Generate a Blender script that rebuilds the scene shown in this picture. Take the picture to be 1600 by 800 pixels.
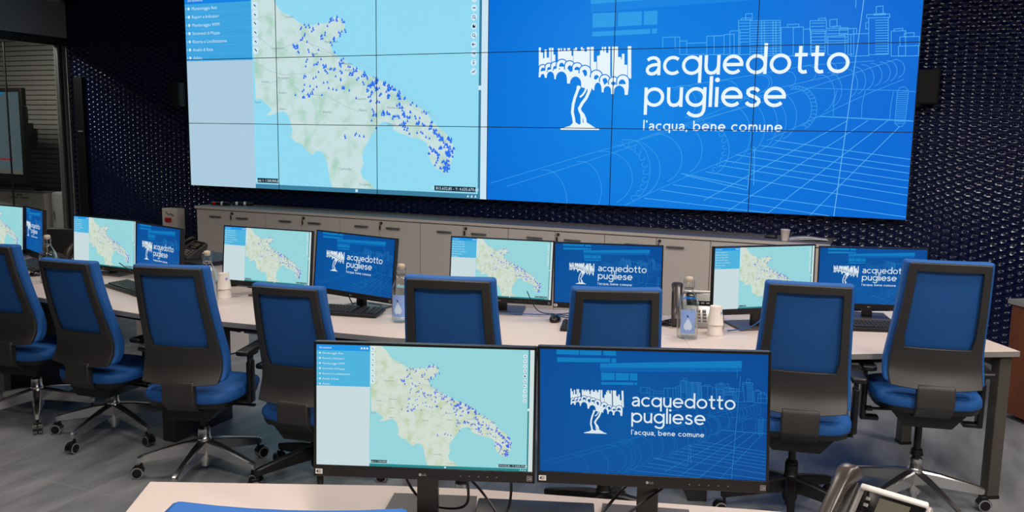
import bpy, bmesh, math, random
from mathutils import Vector, Matrix
random.seed(7)
PI = math.pi
S = bpy.context.scene
for o in list(bpy.data.objects):
    bpy.data.objects.remove(o)

# settings tuned against the photograph
LAMPS = [(0.6, -4.1, 8), (3.0, -4.4, 24), (5.5, -4.6, 28), (8.2, -4.4, 32),
         (4.2, -6.6, 20), (6.8, -6.8, 60), (9.3, -6.3, 86),
         (3.9, -2.6, 18), (6.6, -2.6, 30), (9.4, -3.0, 46)]
FLOOR_A, FLOOR_B = (108, 112, 116), (148, 151, 154)
NAVY = (8, 20, 58)

# ------------------------------------------------------------------ camera
cam_d = bpy.data.cameras.new('camera')
cam = bpy.data.objects.new('camera', cam_d)
S.collection.objects.link(cam)
S.camera = cam
cam_d.sensor_fit = 'HORIZONTAL'
cam_d.sensor_width = 36.0
cam_d.lens = 1344.9 * 36.0 / 1600.0
cam_d.clip_start = 0.02
YAW, PITCH, ROLL = -0.404272, -0.141475, 0.015767
_f = Vector((math.sin(YAW) * math.cos(PITCH), math.cos(YAW) * math.cos(PITCH), math.sin(PITCH)))
_r = Vector((math.cos(YAW), -math.sin(YAW), 0))
_u = _r.cross(_f)
_r2 = _r * math.cos(ROLL) + _u * math.sin(ROLL)
_u2 = _u * math.cos(ROLL) - _r * math.sin(ROLL)
_m = Matrix((_r2, _u2, -_f)).transposed().to_4x4()
_m.translation = Vector((7.08717, -7.43283, 1.715))
cam.matrix_world = _m

# ------------------------------------------------------------------ world, lights, exposure
S.view_settings.view_transform = 'Standard'
S.view_settings.look = 'None'
S.view_settings.exposure = 0.0
S.view_settings.gamma = 1.0
S.view_settings.use_curve_mapping = False
w = bpy.data.worlds.new('world')
S.world = w
w.use_nodes = True
w.node_tree.nodes['Background'].inputs[0].default_value = (0.75, 0.85, 1.0, 1)
w.node_tree.nodes['Background'].inputs[1].default_value = 0.02

def area(name, loc, size, power, col=(1.0, 0.9, 0.82), sy=None, spread=PI):
    l = bpy.data.lights.new(name, 'AREA')
    l.energy = power
    l.color = col
    l.size = size
    l.spread = spread
    if sy:
        l.shape = 'RECTANGLE'
        l.size_y = sy
    o = bpy.data.objects.new(name, l)
    S.collection.objects.link(o)
    o.location = loc
    return o

for (lx, ly, pw) in LAMPS:
    area('ceiling_lamp', (lx, ly, 3.17), 0.6, pw)
area('meeting_room_lamp', (-2.55, -1.1, 3.05), 0.6, 120)

# ------------------------------------------------------------------ materials
def srgb(r, g, b):
    def c(v):
        v /= 255.0
        return v / 12.92 if v <= 0.04045 else ((v + 0.055) / 1.055) ** 2.4
    return (c(r), c(g), c(b), 1.0)

def mat(name, col, rough=0.5, metal=0.0, noise=0.0, scale=20.0, bump=0.0, spec=0.5, coat=0.0):
    m = bpy.data.materials.new(name)
    m.use_nodes = True
    nt = m.node_tree
    b = nt.nodes['Principled BSDF']
    b.inputs['Base Color'].default_value = col
    b.inputs['Roughness'].default_value = rough
    b.inputs['Metallic'].default_value = metal
    b.inputs['Specular IOR Level'].default_value = spec
    if coat:
        b.inputs['Coat Weight'].default_value = coat
        b.inputs['Coat Roughness'].default_value = 0.1
    tc = nt.nodes.new('ShaderNodeTexCoord')
    nz = nt.nodes.new('ShaderNodeTexNoise')
    nz.inputs['Scale'].default_value = scale
    nz.inputs['Detail'].default_value = 4
    nt.links.new(tc.outputs['Object'], nz.inputs['Vector'])
    mx = nt.nodes.new('ShaderNodeMix')
    mx.data_type = 'RGBA'
    k = 1 + noise
    mx.inputs[6].default_value = (col[0] / k, col[1] / k, col[2] / k, 1)
    mx.inputs[7].default_value = (min(1, col[0] * k), min(1, col[1] * k), min(1, col[2] * k), 1)
    nt.links.new(nz.outputs['Fac'], mx.inputs[0])
    nt.links.new(mx.outputs[2], b.inputs['Base Color'])
    if bump:
        bp = nt.nodes.new('ShaderNodeBump')
        bp.inputs['Strength'].default_value = bump
        bp.inputs['Distance'].default_value = 0.002
        nt.links.new(nz.outputs['Fac'], bp.inputs['Height'])
        nt.links.new(bp.outputs[0], b.inputs['Normal'])
    return m

def emit(name, col, strength=1.0, second=None, nscale=4.0, lo=0.45, hi=0.65):
    m = bpy.data.materials.new(name)
    m.use_nodes = True
    nt = m.node_tree
    b = nt.nodes['Principled BSDF']
    b.inputs['Base Color'].default_value = (0.004, 0.004, 0.005, 1)
    b.inputs['Roughness'].default_value = 0.35
    b.inputs['Specular IOR Level'].default_value = 0.1
    b.inputs['Emission Color'].default_value = col
    b.inputs['Emission Strength'].default_value = strength
    if second:
        tc = nt.nodes.new('ShaderNodeTexCoord')
        nz = nt.nodes.new('ShaderNodeTexNoise')
        nz.inputs['Scale'].default_value = nscale
        nz.inputs['Detail'].default_value = 5
        nt.links.new(tc.outputs['Object'], nz.inputs['Vector'])
        cr = nt.nodes.new('ShaderNodeValToRGB')
        cr.color_ramp.elements[0].position = lo
        cr.color_ramp.elements[0].color = col
        cr.color_ramp.elements[1].position = hi
        cr.color_ramp.elements[1].color = second
        nt.links.new(nz.outputs['Fac'], cr.inputs[0])
        nt.links.new(cr.outputs[0], b.inputs['Emission Color'])
    return m

M = {}
M['white_top'] = mat('pale_laminate', srgb(212, 198, 190), 0.42, noise=0.02, scale=60)
M['edge'] = mat('grey_edge_band', srgb(140, 138, 134), 0.5)
M['bronze'] = mat('bronze_grey_metal', srgb(92, 88, 80), 0.4, 0.35, noise=0.05)
M['black'] = mat('black_plastic', srgb(15, 15, 16), 0.4, noise=0.1, scale=80)
M['black_matte'] = mat('black_matte_plastic', srgb(50, 49, 48), 0.45, noise=0.06, scale=200, bump=0.15)
M['black_gloss'] = mat('black_gloss_plastic', srgb(12, 12, 14), 0.2)
M['plate'] = mat('dark_grey_plate', srgb(82, 78, 76), 0.45, noise=0.04)
M['blue'] = mat('blue_fabric', srgb(30, 92, 164), 0.62, noise=0.1, scale=260, bump=0.3, spec=0.35)
M['chrome'] = mat('polished_aluminium', srgb(222, 222, 222), 0.24, 1.0, noise=0.04)
M['wheelring'] = mat('grey_wheel_tread', srgb(150, 150, 150), 0.5)
M['cab'] = mat('light_grey_cabinet', srgb(212, 204, 197), 0.5, noise=0.02)
M['cabtop'] = mat('dimmed_grey_cabinet_top', srgb(132, 130, 130), 0.4, noise=0.04, scale=40)
M['steel'] = mat('brushed_steel', srgb(150, 150, 148), 0.35, 0.8)
M['white'] = mat('white_plastic', srgb(228, 226, 222), 0.4)
M['paper'] = mat('white_paper', srgb(232, 230, 226), 0.7)
M['silver'] = mat('silver_plastic', srgb(168, 166, 164), 0.35, 0.3)
M['lcd'] = mat('phone_lcd', srgb(84, 82, 70), 0.25)
M['speaker'] = mat('black_speaker_cloth', srgb(20, 20, 20), 0.8)
M['key'] = mat('phone_key_grey', srgb(120, 118, 116), 0.4)
M['handset'] = mat('dark_handset', srgb(58, 50, 48), 0.3, noise=0.05)
M['label'] = mat('blue_paper_label', srgb(138, 170, 228), 0.6)
M['drop'] = mat('pale_drop_print', srgb(205, 225, 245), 0.6)
M['cork'] = mat('pale_stopper', srgb(205, 190, 172), 0.5)
M['red'] = mat('red_plastic', srgb(190, 20, 28), 0.4)
M['teal'] = mat('teal_plastic', srgb(0, 130, 130), 0.4)
M['cup'] = mat('white_paper_cup', srgb(238, 228, 218), 0.6)
M['wood'] = None
M['cable_blue'] = mat('blue_cable', srgb(20, 90, 160), 0.4)

def glass(name, tint, gl=0.12, rough=0.02):
    m = bpy.data.materials.new(name)
    m.use_nodes = True
    nt = m.node_tree
    nt.nodes.remove(nt.nodes['Principled BSDF'])
    tr = nt.nodes.new('ShaderNodeBsdfTransparent')
    tr.inputs[0].default_value = tint
    g = nt.nodes.new('ShaderNodeBsdfGlossy')
    g.inputs['Roughness'].default_value = rough
    fr = nt.nodes.new('ShaderNodeLayerWeight')
    fr.inputs[0].default_value = 0.5
    pw = nt.nodes.new('ShaderNodeMath')
    pw.operation = 'POWER'
    pw.inputs[1].default_value = 2.6
    nt.links.new(fr.outputs['Facing'], pw.inputs[0])
    ad = nt.nodes.new('ShaderNodeMath')
    ad.operation = 'MULTIPLY_ADD'
    ad.inputs[1].default_value = 0.9
    ad.inputs[2].default_value = 0.035
    nt.links.new(pw.outputs[0], ad.inputs[0])
    mx = nt.nodes.new('ShaderNodeMixShader')
    nt.links.new(ad.outputs[0], mx.inputs[0])
    nt.links.new(tr.outputs[0], mx.inputs[1])
    nt.links.new(g.outputs[0], mx.inputs[2])
    nt.links.new(mx.outputs[0], nt.nodes['Material Output'].inputs[0])
    return m

M['pane'] = glass('tinted_partition_glass', (0.62, 0.64, 0.62, 1))
def solid_glass(name, col, ior=1.45):
    m = bpy.data.materials.new(name)
    m.use_nodes = True
    b = m.node_tree.nodes['Principled BSDF']
    b.inputs['Base Color'].default_value = col
    b.inputs['Transmission Weight'].default_value = 1.0
    b.inputs['Roughness'].default_value = 0.0
    b.inputs['IOR'].default_value = ior
    return m
M['glass'] = glass('bottle_glass', (0.95, 0.97, 0.96, 1))
M['water'] = glass('water', (0.93, 0.96, 0.97, 1))

def nodes_of(m):
    nt = m.node_tree
    return nt, nt.nodes, nt.links

def math_node(nt, op, a, b=None, c=None):
    n = nt.nodes.new('ShaderNodeMath')
    n.operation = op
    for i, v in enumerate((a, b, c)):
        if v is None:
            continue
        if isinstance(v, (int, float)):
            n.inputs[i].default_value = v
        else:
            nt.links.new(v, n.inputs[i])
    return n.outputs[0]

def floor_mat():
    m = mat('dark_grey_floor_tile', srgb(84, 88, 92), 0.42, noise=0.12, scale=3.0)
    nt, N, L = nodes_of(m)
    b = N['Principled BSDF']
    tc = N.new('ShaderNodeTexCoord')
    sep = N.new('ShaderNodeSeparateXYZ')
    L.new(tc.outputs['Object'], sep.inputs[0])
    # tiles 0.614 m wide in x and 1.228 m long in y, one grid
    def line(out, off, pitch, wdt):
        v = math_node(nt, 'DIVIDE', math_node(nt, 'SUBTRACT', out, off), pitch)
        fr = math_node(nt, 'FRACT', v)
        d = math_node(nt, 'ABSOLUTE', math_node(nt, 'SUBTRACT', fr, 0.5))
        return math_node(nt, 'GREATER_THAN', d, 0.5 - wdt / pitch)
    a = line(sep.outputs[0], 3.735, 0.614, 0.0016)
    c = line(sep.outputs[1], -4.635, 1.228, 0.0016)
    g = math_node(nt, 'MAXIMUM', a, c)
    # long streaks like brushed stone
    mp = N.new('ShaderNodeMapping')
    mp.inputs['Scale'].default_value = (6.0, 1.4, 1.0)
    L.new(tc.outputs['Object'], mp.inputs[0])
    nz = N.new('ShaderNodeTexNoise')
    nz.inputs['Scale'].default_value = 1.6
    nz.inputs['Detail'].default_value = 6
    L.new(mp.outputs[0], nz.inputs['Vector'])
    cr = N.new('ShaderNodeValToRGB')
    cr.color_ramp.elements[0].position = 0.3
    cr.color_ramp.elements[0].color = srgb(*FLOOR_A)
    cr.color_ramp.elements[1].position = 0.75
    cr.color_ramp.elements[1].color = srgb(*FLOOR_B)
    L.new(nz.outputs['Fac'], cr.inputs[0])
    mx = N.new('ShaderNodeMix')
    mx.data_type = 'RGBA'
    L.new(g, mx.inputs[0])
    L.new(cr.outputs[0], mx.inputs[6])
    mx.inputs[7].default_value = srgb(150, 152, 152)
    L.new(mx.outputs[2], b.inputs['Base Color'])
    return m

def relief_mat():
    """Glossy navy wall panels pressed with staggered dimples."""
    m = mat('navy_relief_panel', srgb(*NAVY), 0.11, noise=0.05, scale=8, spec=0.42)
    nt, N, L = nodes_of(m)
    b = N['Principled BSDF']
    tc = N.new('ShaderNodeTexCoord')
    sep = N.new('ShaderNodeSeparateXYZ')
    L.new(tc.outputs['Object'], sep.inputs[0])
    nw = N.new('ShaderNodeTexNoise')
    nw.inputs['Scale'].default_value = 3.0
    L.new(tc.outputs['Object'], nw.inputs['Vector'])
    u = math_node(nt, 'DIVIDE', sep.outputs[0], 0.134)
    v = math_node(nt, 'DIVIDE', sep.outputs[2], 0.0585)
    def dimple(du, dv):
        a = math_node(nt, 'SUBTRACT', math_node(nt, 'FRACT', math_node(nt, 'ADD', u, du)), 0.5)
        c = math_node(nt, 'SUBTRACT', math_node(nt, 'FRACT', math_node(nt, 'ADD', v, dv)), 0.5)
        # lopsided: floor of the dimple falls off slowly above, sharply below
        a2 = math_node(nt, 'MULTIPLY', a, a)
        c2 = math_node(nt, 'MULTIPLY', math_node(nt, 'MULTIPLY', c, c), 0.6)
        d = math_node(nt, 'SQRT', math_node(nt, 'ADD', a2, c2))
        return d
    d = math_node(nt, 'MINIMUM', dimple(0.0, 0.0), dimple(0.5, 0.5))
    mr = N.new('ShaderNodeMapRange')
    mr.interpolation_type = 'SMOOTHSTEP'
    mr.inputs['From Min'].default_value = 0.05
    mr.inputs['From Max'].default_value = 0.25
    L.new(d, mr.inputs['Value'])
    # panel joints
    j1 = math_node(nt, 'LESS_THAN', math_node(nt, 'ABSOLUTE', math_node(nt, 'SUBTRACT', sep.outputs[2], 1.685)), 0.006)
    fx = math_node(nt, 'ABSOLUTE', math_node(nt, 'SUBTRACT', math_node(nt, 'FRACT', math_node(nt, 'DIVIDE', math_node(nt, 'SUBTRACT', sep.outputs[0], 7.92), 1.27)), 0.5))
    j2 = math_node(nt, 'GREATER_THAN', fx, 0.4955)
    j = math_node(nt, 'MAXIMUM', j1, j2)
    m2 = N.new('ShaderNodeMapRange')
    m2.interpolation_type = 'SMOOTHSTEP'
    m2.inputs['From Min'].default_value = 0.2
    m2.inputs['From Max'].default_value = 0.52
    L.new(d, m2.inputs['Value'])
    hh = math_node(nt, 'ADD', mr.outputs[0], math_node(nt, 'MULTIPLY', m2.outputs[0], 0.55))
    h = math_node(nt, 'SUBTRACT', hh, math_node(nt, 'MULTIPLY', j, 0.6))
    bp = N.new('ShaderNodeBump')
    bp.inputs['Strength'].default_value = 1.0
    bp.inputs['Distance'].default_value = 0.007
    L.new(h, bp.inputs['Height'])
    L.new(bp.outputs[0], b.inputs['Normal'])
    return m

def wood_mat():
    m = mat('brown_wood_veneer', srgb(98, 50, 26), 0.4)
    nt, N, L = nodes_of(m)
    b = N['Principled BSDF']
    tc = N.new('ShaderNodeTexCoord')
    mp = N.new('ShaderNodeMapping')
    mp.inputs['Scale'].default_value = (14, 14, 1.5)
    L.new(tc.outputs['Object'], mp.inputs[0])
    nz = N.new('ShaderNodeTexNoise')
    nz.inputs['Scale'].default_value = 2.0
    nz.inputs['Detail'].default_value = 8
    L.new(mp.outputs[0], nz.inputs['Vector'])
    cr = N.new('ShaderNodeValToRGB')
    cr.color_ramp.elements[0].color = srgb(78, 36, 18)
    cr.color_ramp.elements[1].color = srgb(128, 68, 36)
    L.new(nz.outputs['Fac'], cr.inputs[0])
    L.new(cr.outputs[0], b.inputs['Base Color'])
    return m

def slat_mat():
    m = mat('grey_slatted_panel', srgb(128, 128, 124), 0.5)
    nt, N, L = nodes_of(m)
    b = N['Principled BSDF']
    tc = N.new('ShaderNodeTexCoord')
    sep = N.new('ShaderNodeSeparateXYZ')
    L.new(tc.outputs['Object'], sep.inputs[0])
    fr = math_node(nt, 'FRACT', math_node(nt, 'DIVIDE', sep.outputs[2], 0.064))
    g = math_node(nt, 'LESS_THAN', fr, 0.18)
    mx = N.new('ShaderNodeMix')
    mx.data_type = 'RGBA'
    L.new(g, mx.inputs[0])
    mx.inputs[6].default_value = srgb(140, 140, 136)
    mx.inputs[7].default_value = srgb(48, 48, 48)
    L.new(mx.outputs[2], b.inputs['Base Color'])
    bp = N.new('ShaderNodeBump')
    bp.inputs['Distance'].default_value = 0.008
    L.new(math_node(nt, 'SUBTRACT', 1.0, g), bp.inputs['Height'])
    L.new(bp.outputs[0], b.inputs['Normal'])
    return m

M['floor'] = floor_mat()
M['relief'] = relief_mat()
M['wood'] = wood_mat()
M['slat'] = slat_mat()
M['plaster'] = mat('grey_painted_plaster', srgb(150, 152, 156), 0.8, noise=0.03, scale=4)
M['offwhite'] = mat('grey_paint', srgb(84, 83, 82), 0.8, noise=0.02)
M['ceiling'] = mat('dark_ceiling', srgb(60, 60, 62), 0.9)
M['frame_alu'] = mat('satin_aluminium_frame', srgb(150, 152, 152), 0.35, 0.7)
M['frame_dark'] = mat('dark_frame', srgb(36, 38, 40), 0.5)

# ------------------------------------------------------------------ mesh helpers
class MB:
    def __init__(self):
        self.v, self.f, self.m, self.mats = [], [], [], []
    def mi(self, material):
        if material not in self.mats:
            self.mats.append(material)
        return self.mats.index(material)
    def add(self, vs, fs, material, mtx=None):
        o = len(self.v)
        self.v += [tuple(mtx @ Vector(p)) if mtx is not None else tuple(p) for p in vs]
        self.f += [[i + o for i in q] for q in fs]
        self.m += [self.mi(material)] * len(fs)
        return self
    def box(self, c, s, material, mtx=None, taper=1.0, ch=0.0):
        x, y, z = (k / 2 for k in s)
        if ch <= 0:
            vs = [(sx * x * (taper if sz > 0 else 1), sy * y * (taper if sz > 0 else 1), sz * z) for sz in (-1, 1) for sy in (-1, 1) for sx in (-1, 1)]
            fs = [(0, 2, 3, 1), (4, 5, 7, 6), (0, 1, 5, 4), (2, 6, 7, 3), (0, 4, 6, 2), (1, 3, 7, 5)]
            vs = [(a + c[0], b + c[1], d + c[2]) for a, b, d in vs]
            return self.add(vs, fs, material, mtx)
        bm = bmesh.new()
        bmesh.ops.create_cube(bm, size=1.0)
        for v in bm.verts:
            v.co = Vector((v.co.x * s[0], v.co.y * s[1], v.co.z * s[2]))
            if taper != 1 and v.co.z > 0:
                v.co.x *= taper
                v.co.y *= taper
        bmesh.ops.bevel(bm, geom=bm.edges[:], offset=ch, segments=3, profile=0.5, affect='EDGES', clamp_overlap=True)
        vs = [tuple(v.co + Vector(c)) for v in bm.verts]
        for i, v in enumerate(bm.verts):
            v.index = i
        fs = [[v.index for v in f.verts] for f in bm.faces]
        bm.free()
        return self.add(vs, fs, material, mtx)
    def rod(self, a, b, r0, material, r1=None, n=14, mtx=None, caps=True):
        a, b = Vector(a), Vector(b)
        r1 = r0 if r1 is None else r1
        d = (b - a).normalized()
        h = Vector((1, 0, 0)) if abs(d.x) < 0.9 else Vector((0, 1, 0))
        p = d.cross(h).normalized()
        q = d.cross(p)
        vs = []
        for (c, r) in ((a, r0), (b, r1)):
            for i in range(n):
                t = 2 * PI * i / n
                vs.append(tuple(c + p * (r * math.cos(t)) + q * (r * math.sin(t))))
        fs = [(i, (i + 1) % n, n + (i + 1) % n, n + i) for i in range(n)]
        if caps:
            fs += [list(range(n))[::-1], list(range(n, 2 * n))]
        return self.add(vs, fs, material, mtx)
    def tube(self, pts, r, material, n=8, mtx=None):
        pts = [Vector(p) for p in pts]
        vs, fs = [], []
        up = Vector((0.13, 0.21, 0.97)).normalized()
        for k, c in enumerate(pts):
            d = (pts[min(k + 1, len(pts) - 1)] - pts[max(k - 1, 0)]).normalized()
            p = d.cross(up)
            if p.length < 1e-4:
                p = d.cross(Vector((1, 0, 0)))
            p.normalize()
            q = d.cross(p)
            for i in range(n):
                t = 2 * PI * i / n
                vs.append(tuple(c + p * (r * math.cos(t)) + q * (r * math.sin(t))))
        for k in range(len(pts) - 1):
            for i in range(n):
                fs.append((k * n + i, k * n + (i + 1) % n, (k + 1) * n + (i + 1) % n, (k + 1) * n + i))
        fs += [list(range(n))[::-1], list(range((len(pts) - 1) * n, len(pts) * n))]
        return self.add(vs, fs, material, mtx)
    def lathe(self, prof, material, n=24, mtx=None, cap0=True, cap1=True):
        vs, fs = [], []
        for r, z in prof:
            for i in range(n):
                t = 2 * PI * i / n
                vs.append((r * math.cos(t), r * math.sin(t), z))
        for k in range(len(prof) - 1):
            for i in range(n):
                fs.append((k * n + i, k * n + (i + 1) % n, (k + 1) * n + (i + 1) % n, (k + 1) * n + i))
        if cap0:
            fs.append(list(range(n))[::-1])
        if cap1:
            fs.append(list(range((len(prof) - 1) * n, len(prof) * n)))
        return self.add(vs, fs, material, mtx)
    def prism(self, poly, h0, h1, axis, material, mtx=None):
        """Polygon extruded along axis ('x','y','z') from h0 to h1; poly gives the other two coordinates in order."""
        def P(a, b, h):
            return {'x': (h, a, b), 'y': (a, h, b), 'z': (a, b, h)}[axis]
        n = len(poly)
        vs = [P(a, b, h0) for a, b in poly] + [P(a, b, h1) for a, b in poly]
        fs = [list(range(n))[::-1], list(range(n, 2 * n))] + [(i, (i + 1) % n, n + (i + 1) % n, n + i) for i in range(n)]
        return self.add(vs, fs, material, mtx)
    def mesh(self, name):
        me = bpy.data.meshes.new(name)
        me.from_pydata(self.v, [], self.f)
        for mt in self.mats:
            me.materials.append(mt)
        me.polygons.foreach_set('material_index', self.m)
        bm = bmesh.new()
        bm.from_mesh(me)
        bmesh.ops.recalc_face_normals(bm, faces=bm.faces[:])
        bm.to_mesh(me)
        bm.free()
        me.shade_smooth()
        me.set_sharp_from_angle(angle=math.radians(38))
        me.update()
        return me
    def build(self, name, parent=None, bevel=0.0, loc=None, rz=None):
        me = self.mesh(name)
        return link(name, me, parent, bevel, loc, rz)

def link(name, me, parent=None, bevel=0.0, loc=None, rz=None):
    o = bpy.data.objects.new(name, me)
    S.collection.objects.link(o)
    if parent is not None:
        o.parent = parent
    if bevel:
        b = o.modifiers.new('Bevel', 'BEVEL')
        b.width = bevel
        b.segments = 2
        b.limit_method = 'ANGLE'
    if loc is not None:
        o.location = loc
    if rz is not None:
        o.rotation_euler = (0, 0, rz)
    return o

def empty(name, loc, rz=0.0):
    o = bpy.data.objects.new(name, None)
    S.collection.objects.link(o)
    o.empty_display_size = 0.1
    o.location = loc
    o.rotation_euler = (0, 0, rz)
    return o

def tag(o, label=None, cat=None, group=None, kind=None):
    if label:
        o['label'] = label
    if cat:
        o['category'] = cat
    if group:
        o['group'] = group
    if kind:
        o['kind'] = kind
    return o

KIDS = {}
def kids(o):
    return [c for c in o.children]

def copy_tree(o, parent=None):
    c = o.copy()
    S.collection.objects.link(c)
    c.parent = parent
    for ch in o.children:
        copy_tree(ch, c)
    return c

def RZ(a):
    return Matrix.Rotation(a, 4, 'Z')
def T(x, y, z):
    return Matrix.Translation((x, y, z))
# ------------------------------------------------------------------ the room
WX0, WX1, WY0, WY1, CZ = -1.93, 10.5, -11.0, 0.1, 3.22
def struct(name, mb, **k):
    o = mb.build(name, **k)
    tag(o, kind='structure')
    return o

mb = MB(); mb.box((2.5, -4.0, -0.05), (18.0, 14.6, 0.1), M['floor']); struct('floor', mb)
mb = MB(); mb.box((2.5, -4.0, CZ + 0.05), (18.0, 14.6, 0.1), M['ceiling']); struct('ceiling', mb)
mb = MB(); mb.box(((WX0 + WX1) / 2, WY1 + 0.06, CZ / 2), (WX1 - WX0, 0.12, CZ), M['relief']); struct('wall_back', mb)
mb = MB(); mb.box((WX1 + 0.06, -5.4, CZ / 2), (0.12, 11.2, CZ), M['offwhite']); struct('wall_right', mb)
mb = MB(); mb.box((2.5, WY0 - 0.06, CZ / 2), (18.0, 0.12, CZ), M['offwhite']); struct('wall_front', mb)
# left: glass partition under a plastered bulkhead; the meeting room lies beyond
PX = -1.98
mb = MB(); mb.box((PX, -4.0, 2.95), (0.1, 8.2, 0.4), M['plaster']); struct('wall_left', mb)
mb = MB(); mb.box((PX, -9.4, 1.38), (0.1, 3.2, 2.75), M['plaster']); mb.box((PX, -9.4, 2.95), (0.1, 3.2, 0.4), M['plaster']); struct('wall_left_rear', mb)
mb = MB(); mb.box((PX + 0.01, -3.87, 2.70), (0.09, 7.94, 0.09), M['frame_dark']); struct('trim_1', mb, bevel=0.004)
mb = MB()
mb.box((PX + 0.01, 0.055, 1.33), (0.07, 0.05, 2.65), M['frame_alu'])
mb.box((PX + 0.02, 0.02, 1.33), (0.05, 0.02, 2.65), M['frame_dark'])
mb.box((PX + 0.01, -0.02, 1.33), (0.06, 0.03, 2.65), M['frame_alu'])
struct('trim_2', mb, bevel=0.003)
mb = MB(); mb.box((PX + 0.01, -3.87, 0.03), (0.07, 7.9, 0.06), M['frame_alu']); struct('trim_3', mb, bevel=0.003)
ys = [-0.035, -0.68, -1.9, -3.1, -4.3, -5.5, -6.7, -7.8]
for i in range(len(ys) - 1):
    mb = MB(); mb.box((PX, (ys[i] + ys[i + 1]) / 2, 1.355), (0.012, ys[i] - ys[i + 1] - 0.006, 2.59), M['pane'])
    struct('window_%d' % (i + 1), mb)
    if i:
        mb = MB(); mb.box((PX, ys[i], 1.355), (0.016, 0.012, 2.59), M['frame_dark']); struct('trim_%d' % (i + 3), mb)
# meeting room walls
mb = MB(); mb.box((-4.3, 0.76, 1.61), (4.6, 0.1, CZ), M['slat']); struct('wall_meeting_back', mb)
mb = MB(); mb.box((-6.45, -3.5, 1.61), (0.1, 9.0, CZ), M['plaster']); struct('wall_meeting_left', mb)
mb = MB(); mb.box((-2.03, 0.42, 1.61), (0.1, 0.6, CZ), M['plaster']); struct('wall_meeting_right', mb)
mb = MB(); mb.box((-4.2, -8.0, 1.61), (4.5, 0.1, CZ), M['plaster']); struct('wall_meeting_front', mb)

# ------------------------------------------------------------------ outlines of the screen pictures (share of width, share of height)
LAND=[(.3294,.0495),(.3362,.0749),(.3535,.1074),(.3885,.1346),(.41,.1608),(.423,.1703),(.4403,.1775),(.4661,.1803),(.4791,.1688),(.4918,.1744),(.5046,.1728),(.5175,.1517),(.5344,.1443),(.5552,.1577),(.5658,.1826),(.5631,.2103),(.5521,.2303),(.5377,.2478),(.5249,.2594),(.518,.2812),(.5245,.3085),(.5369,.3359),(.5578,.3489),(.5785,.3716),(.6074,.3968),(.6401,.4279),(.6685,.4442),(.6967,.4652),(.7206,.4896),(.7444,.5258),(.772,.5559),(.8033,.5857),(.8227,.6094),(.8344,.6391),(.8536,.6685),(.8728,.6919),(.8881,.7153),(.8981,.7446),(.9035,.7801),(.8984,.8161),(.8909,.8524),(.8849,.8791),(.8772,.8892),(.8618,.8756),(.8463,.8607),(.8347,.8371),(.8268,.8073),(.8268,.7771),(.8213,.7472),(.8034,.7297),(.768,.7186),(.7362,.7013),(.7162,.6835),(.7186,.6651),(.7082,.6531),(.688,.6486),(.6717,.6599),(.6618,.6847),(.6469,.7159),(.6343,.7535),(.6233,.7787),(.6173,.8165),(.6212,.8538),(.611,.8921),(.6208,.9293),(.6416,.943),(.658,.9746),(.5183,.9818),(.5141,.9616),(.5059,.9108),(.5021,.8598),(.4938,.8218),(.481,.7994),(.4635,.7975),(.4501,.8199),(.4327,.7988),(.4153,.7672),(.3932,.7551),(.3774,.7297),(.3824,.6909),(.3767,.6524),(.3682,.6178),(.355,.6012),(.3322,.6078),(.3138,.6183),(.2908,.6238),(.2956,.6146),(.3115,.595),(.3053,.5795),(.2874,.5563),(.272,.5368),(.2552,.5459)]
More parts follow.
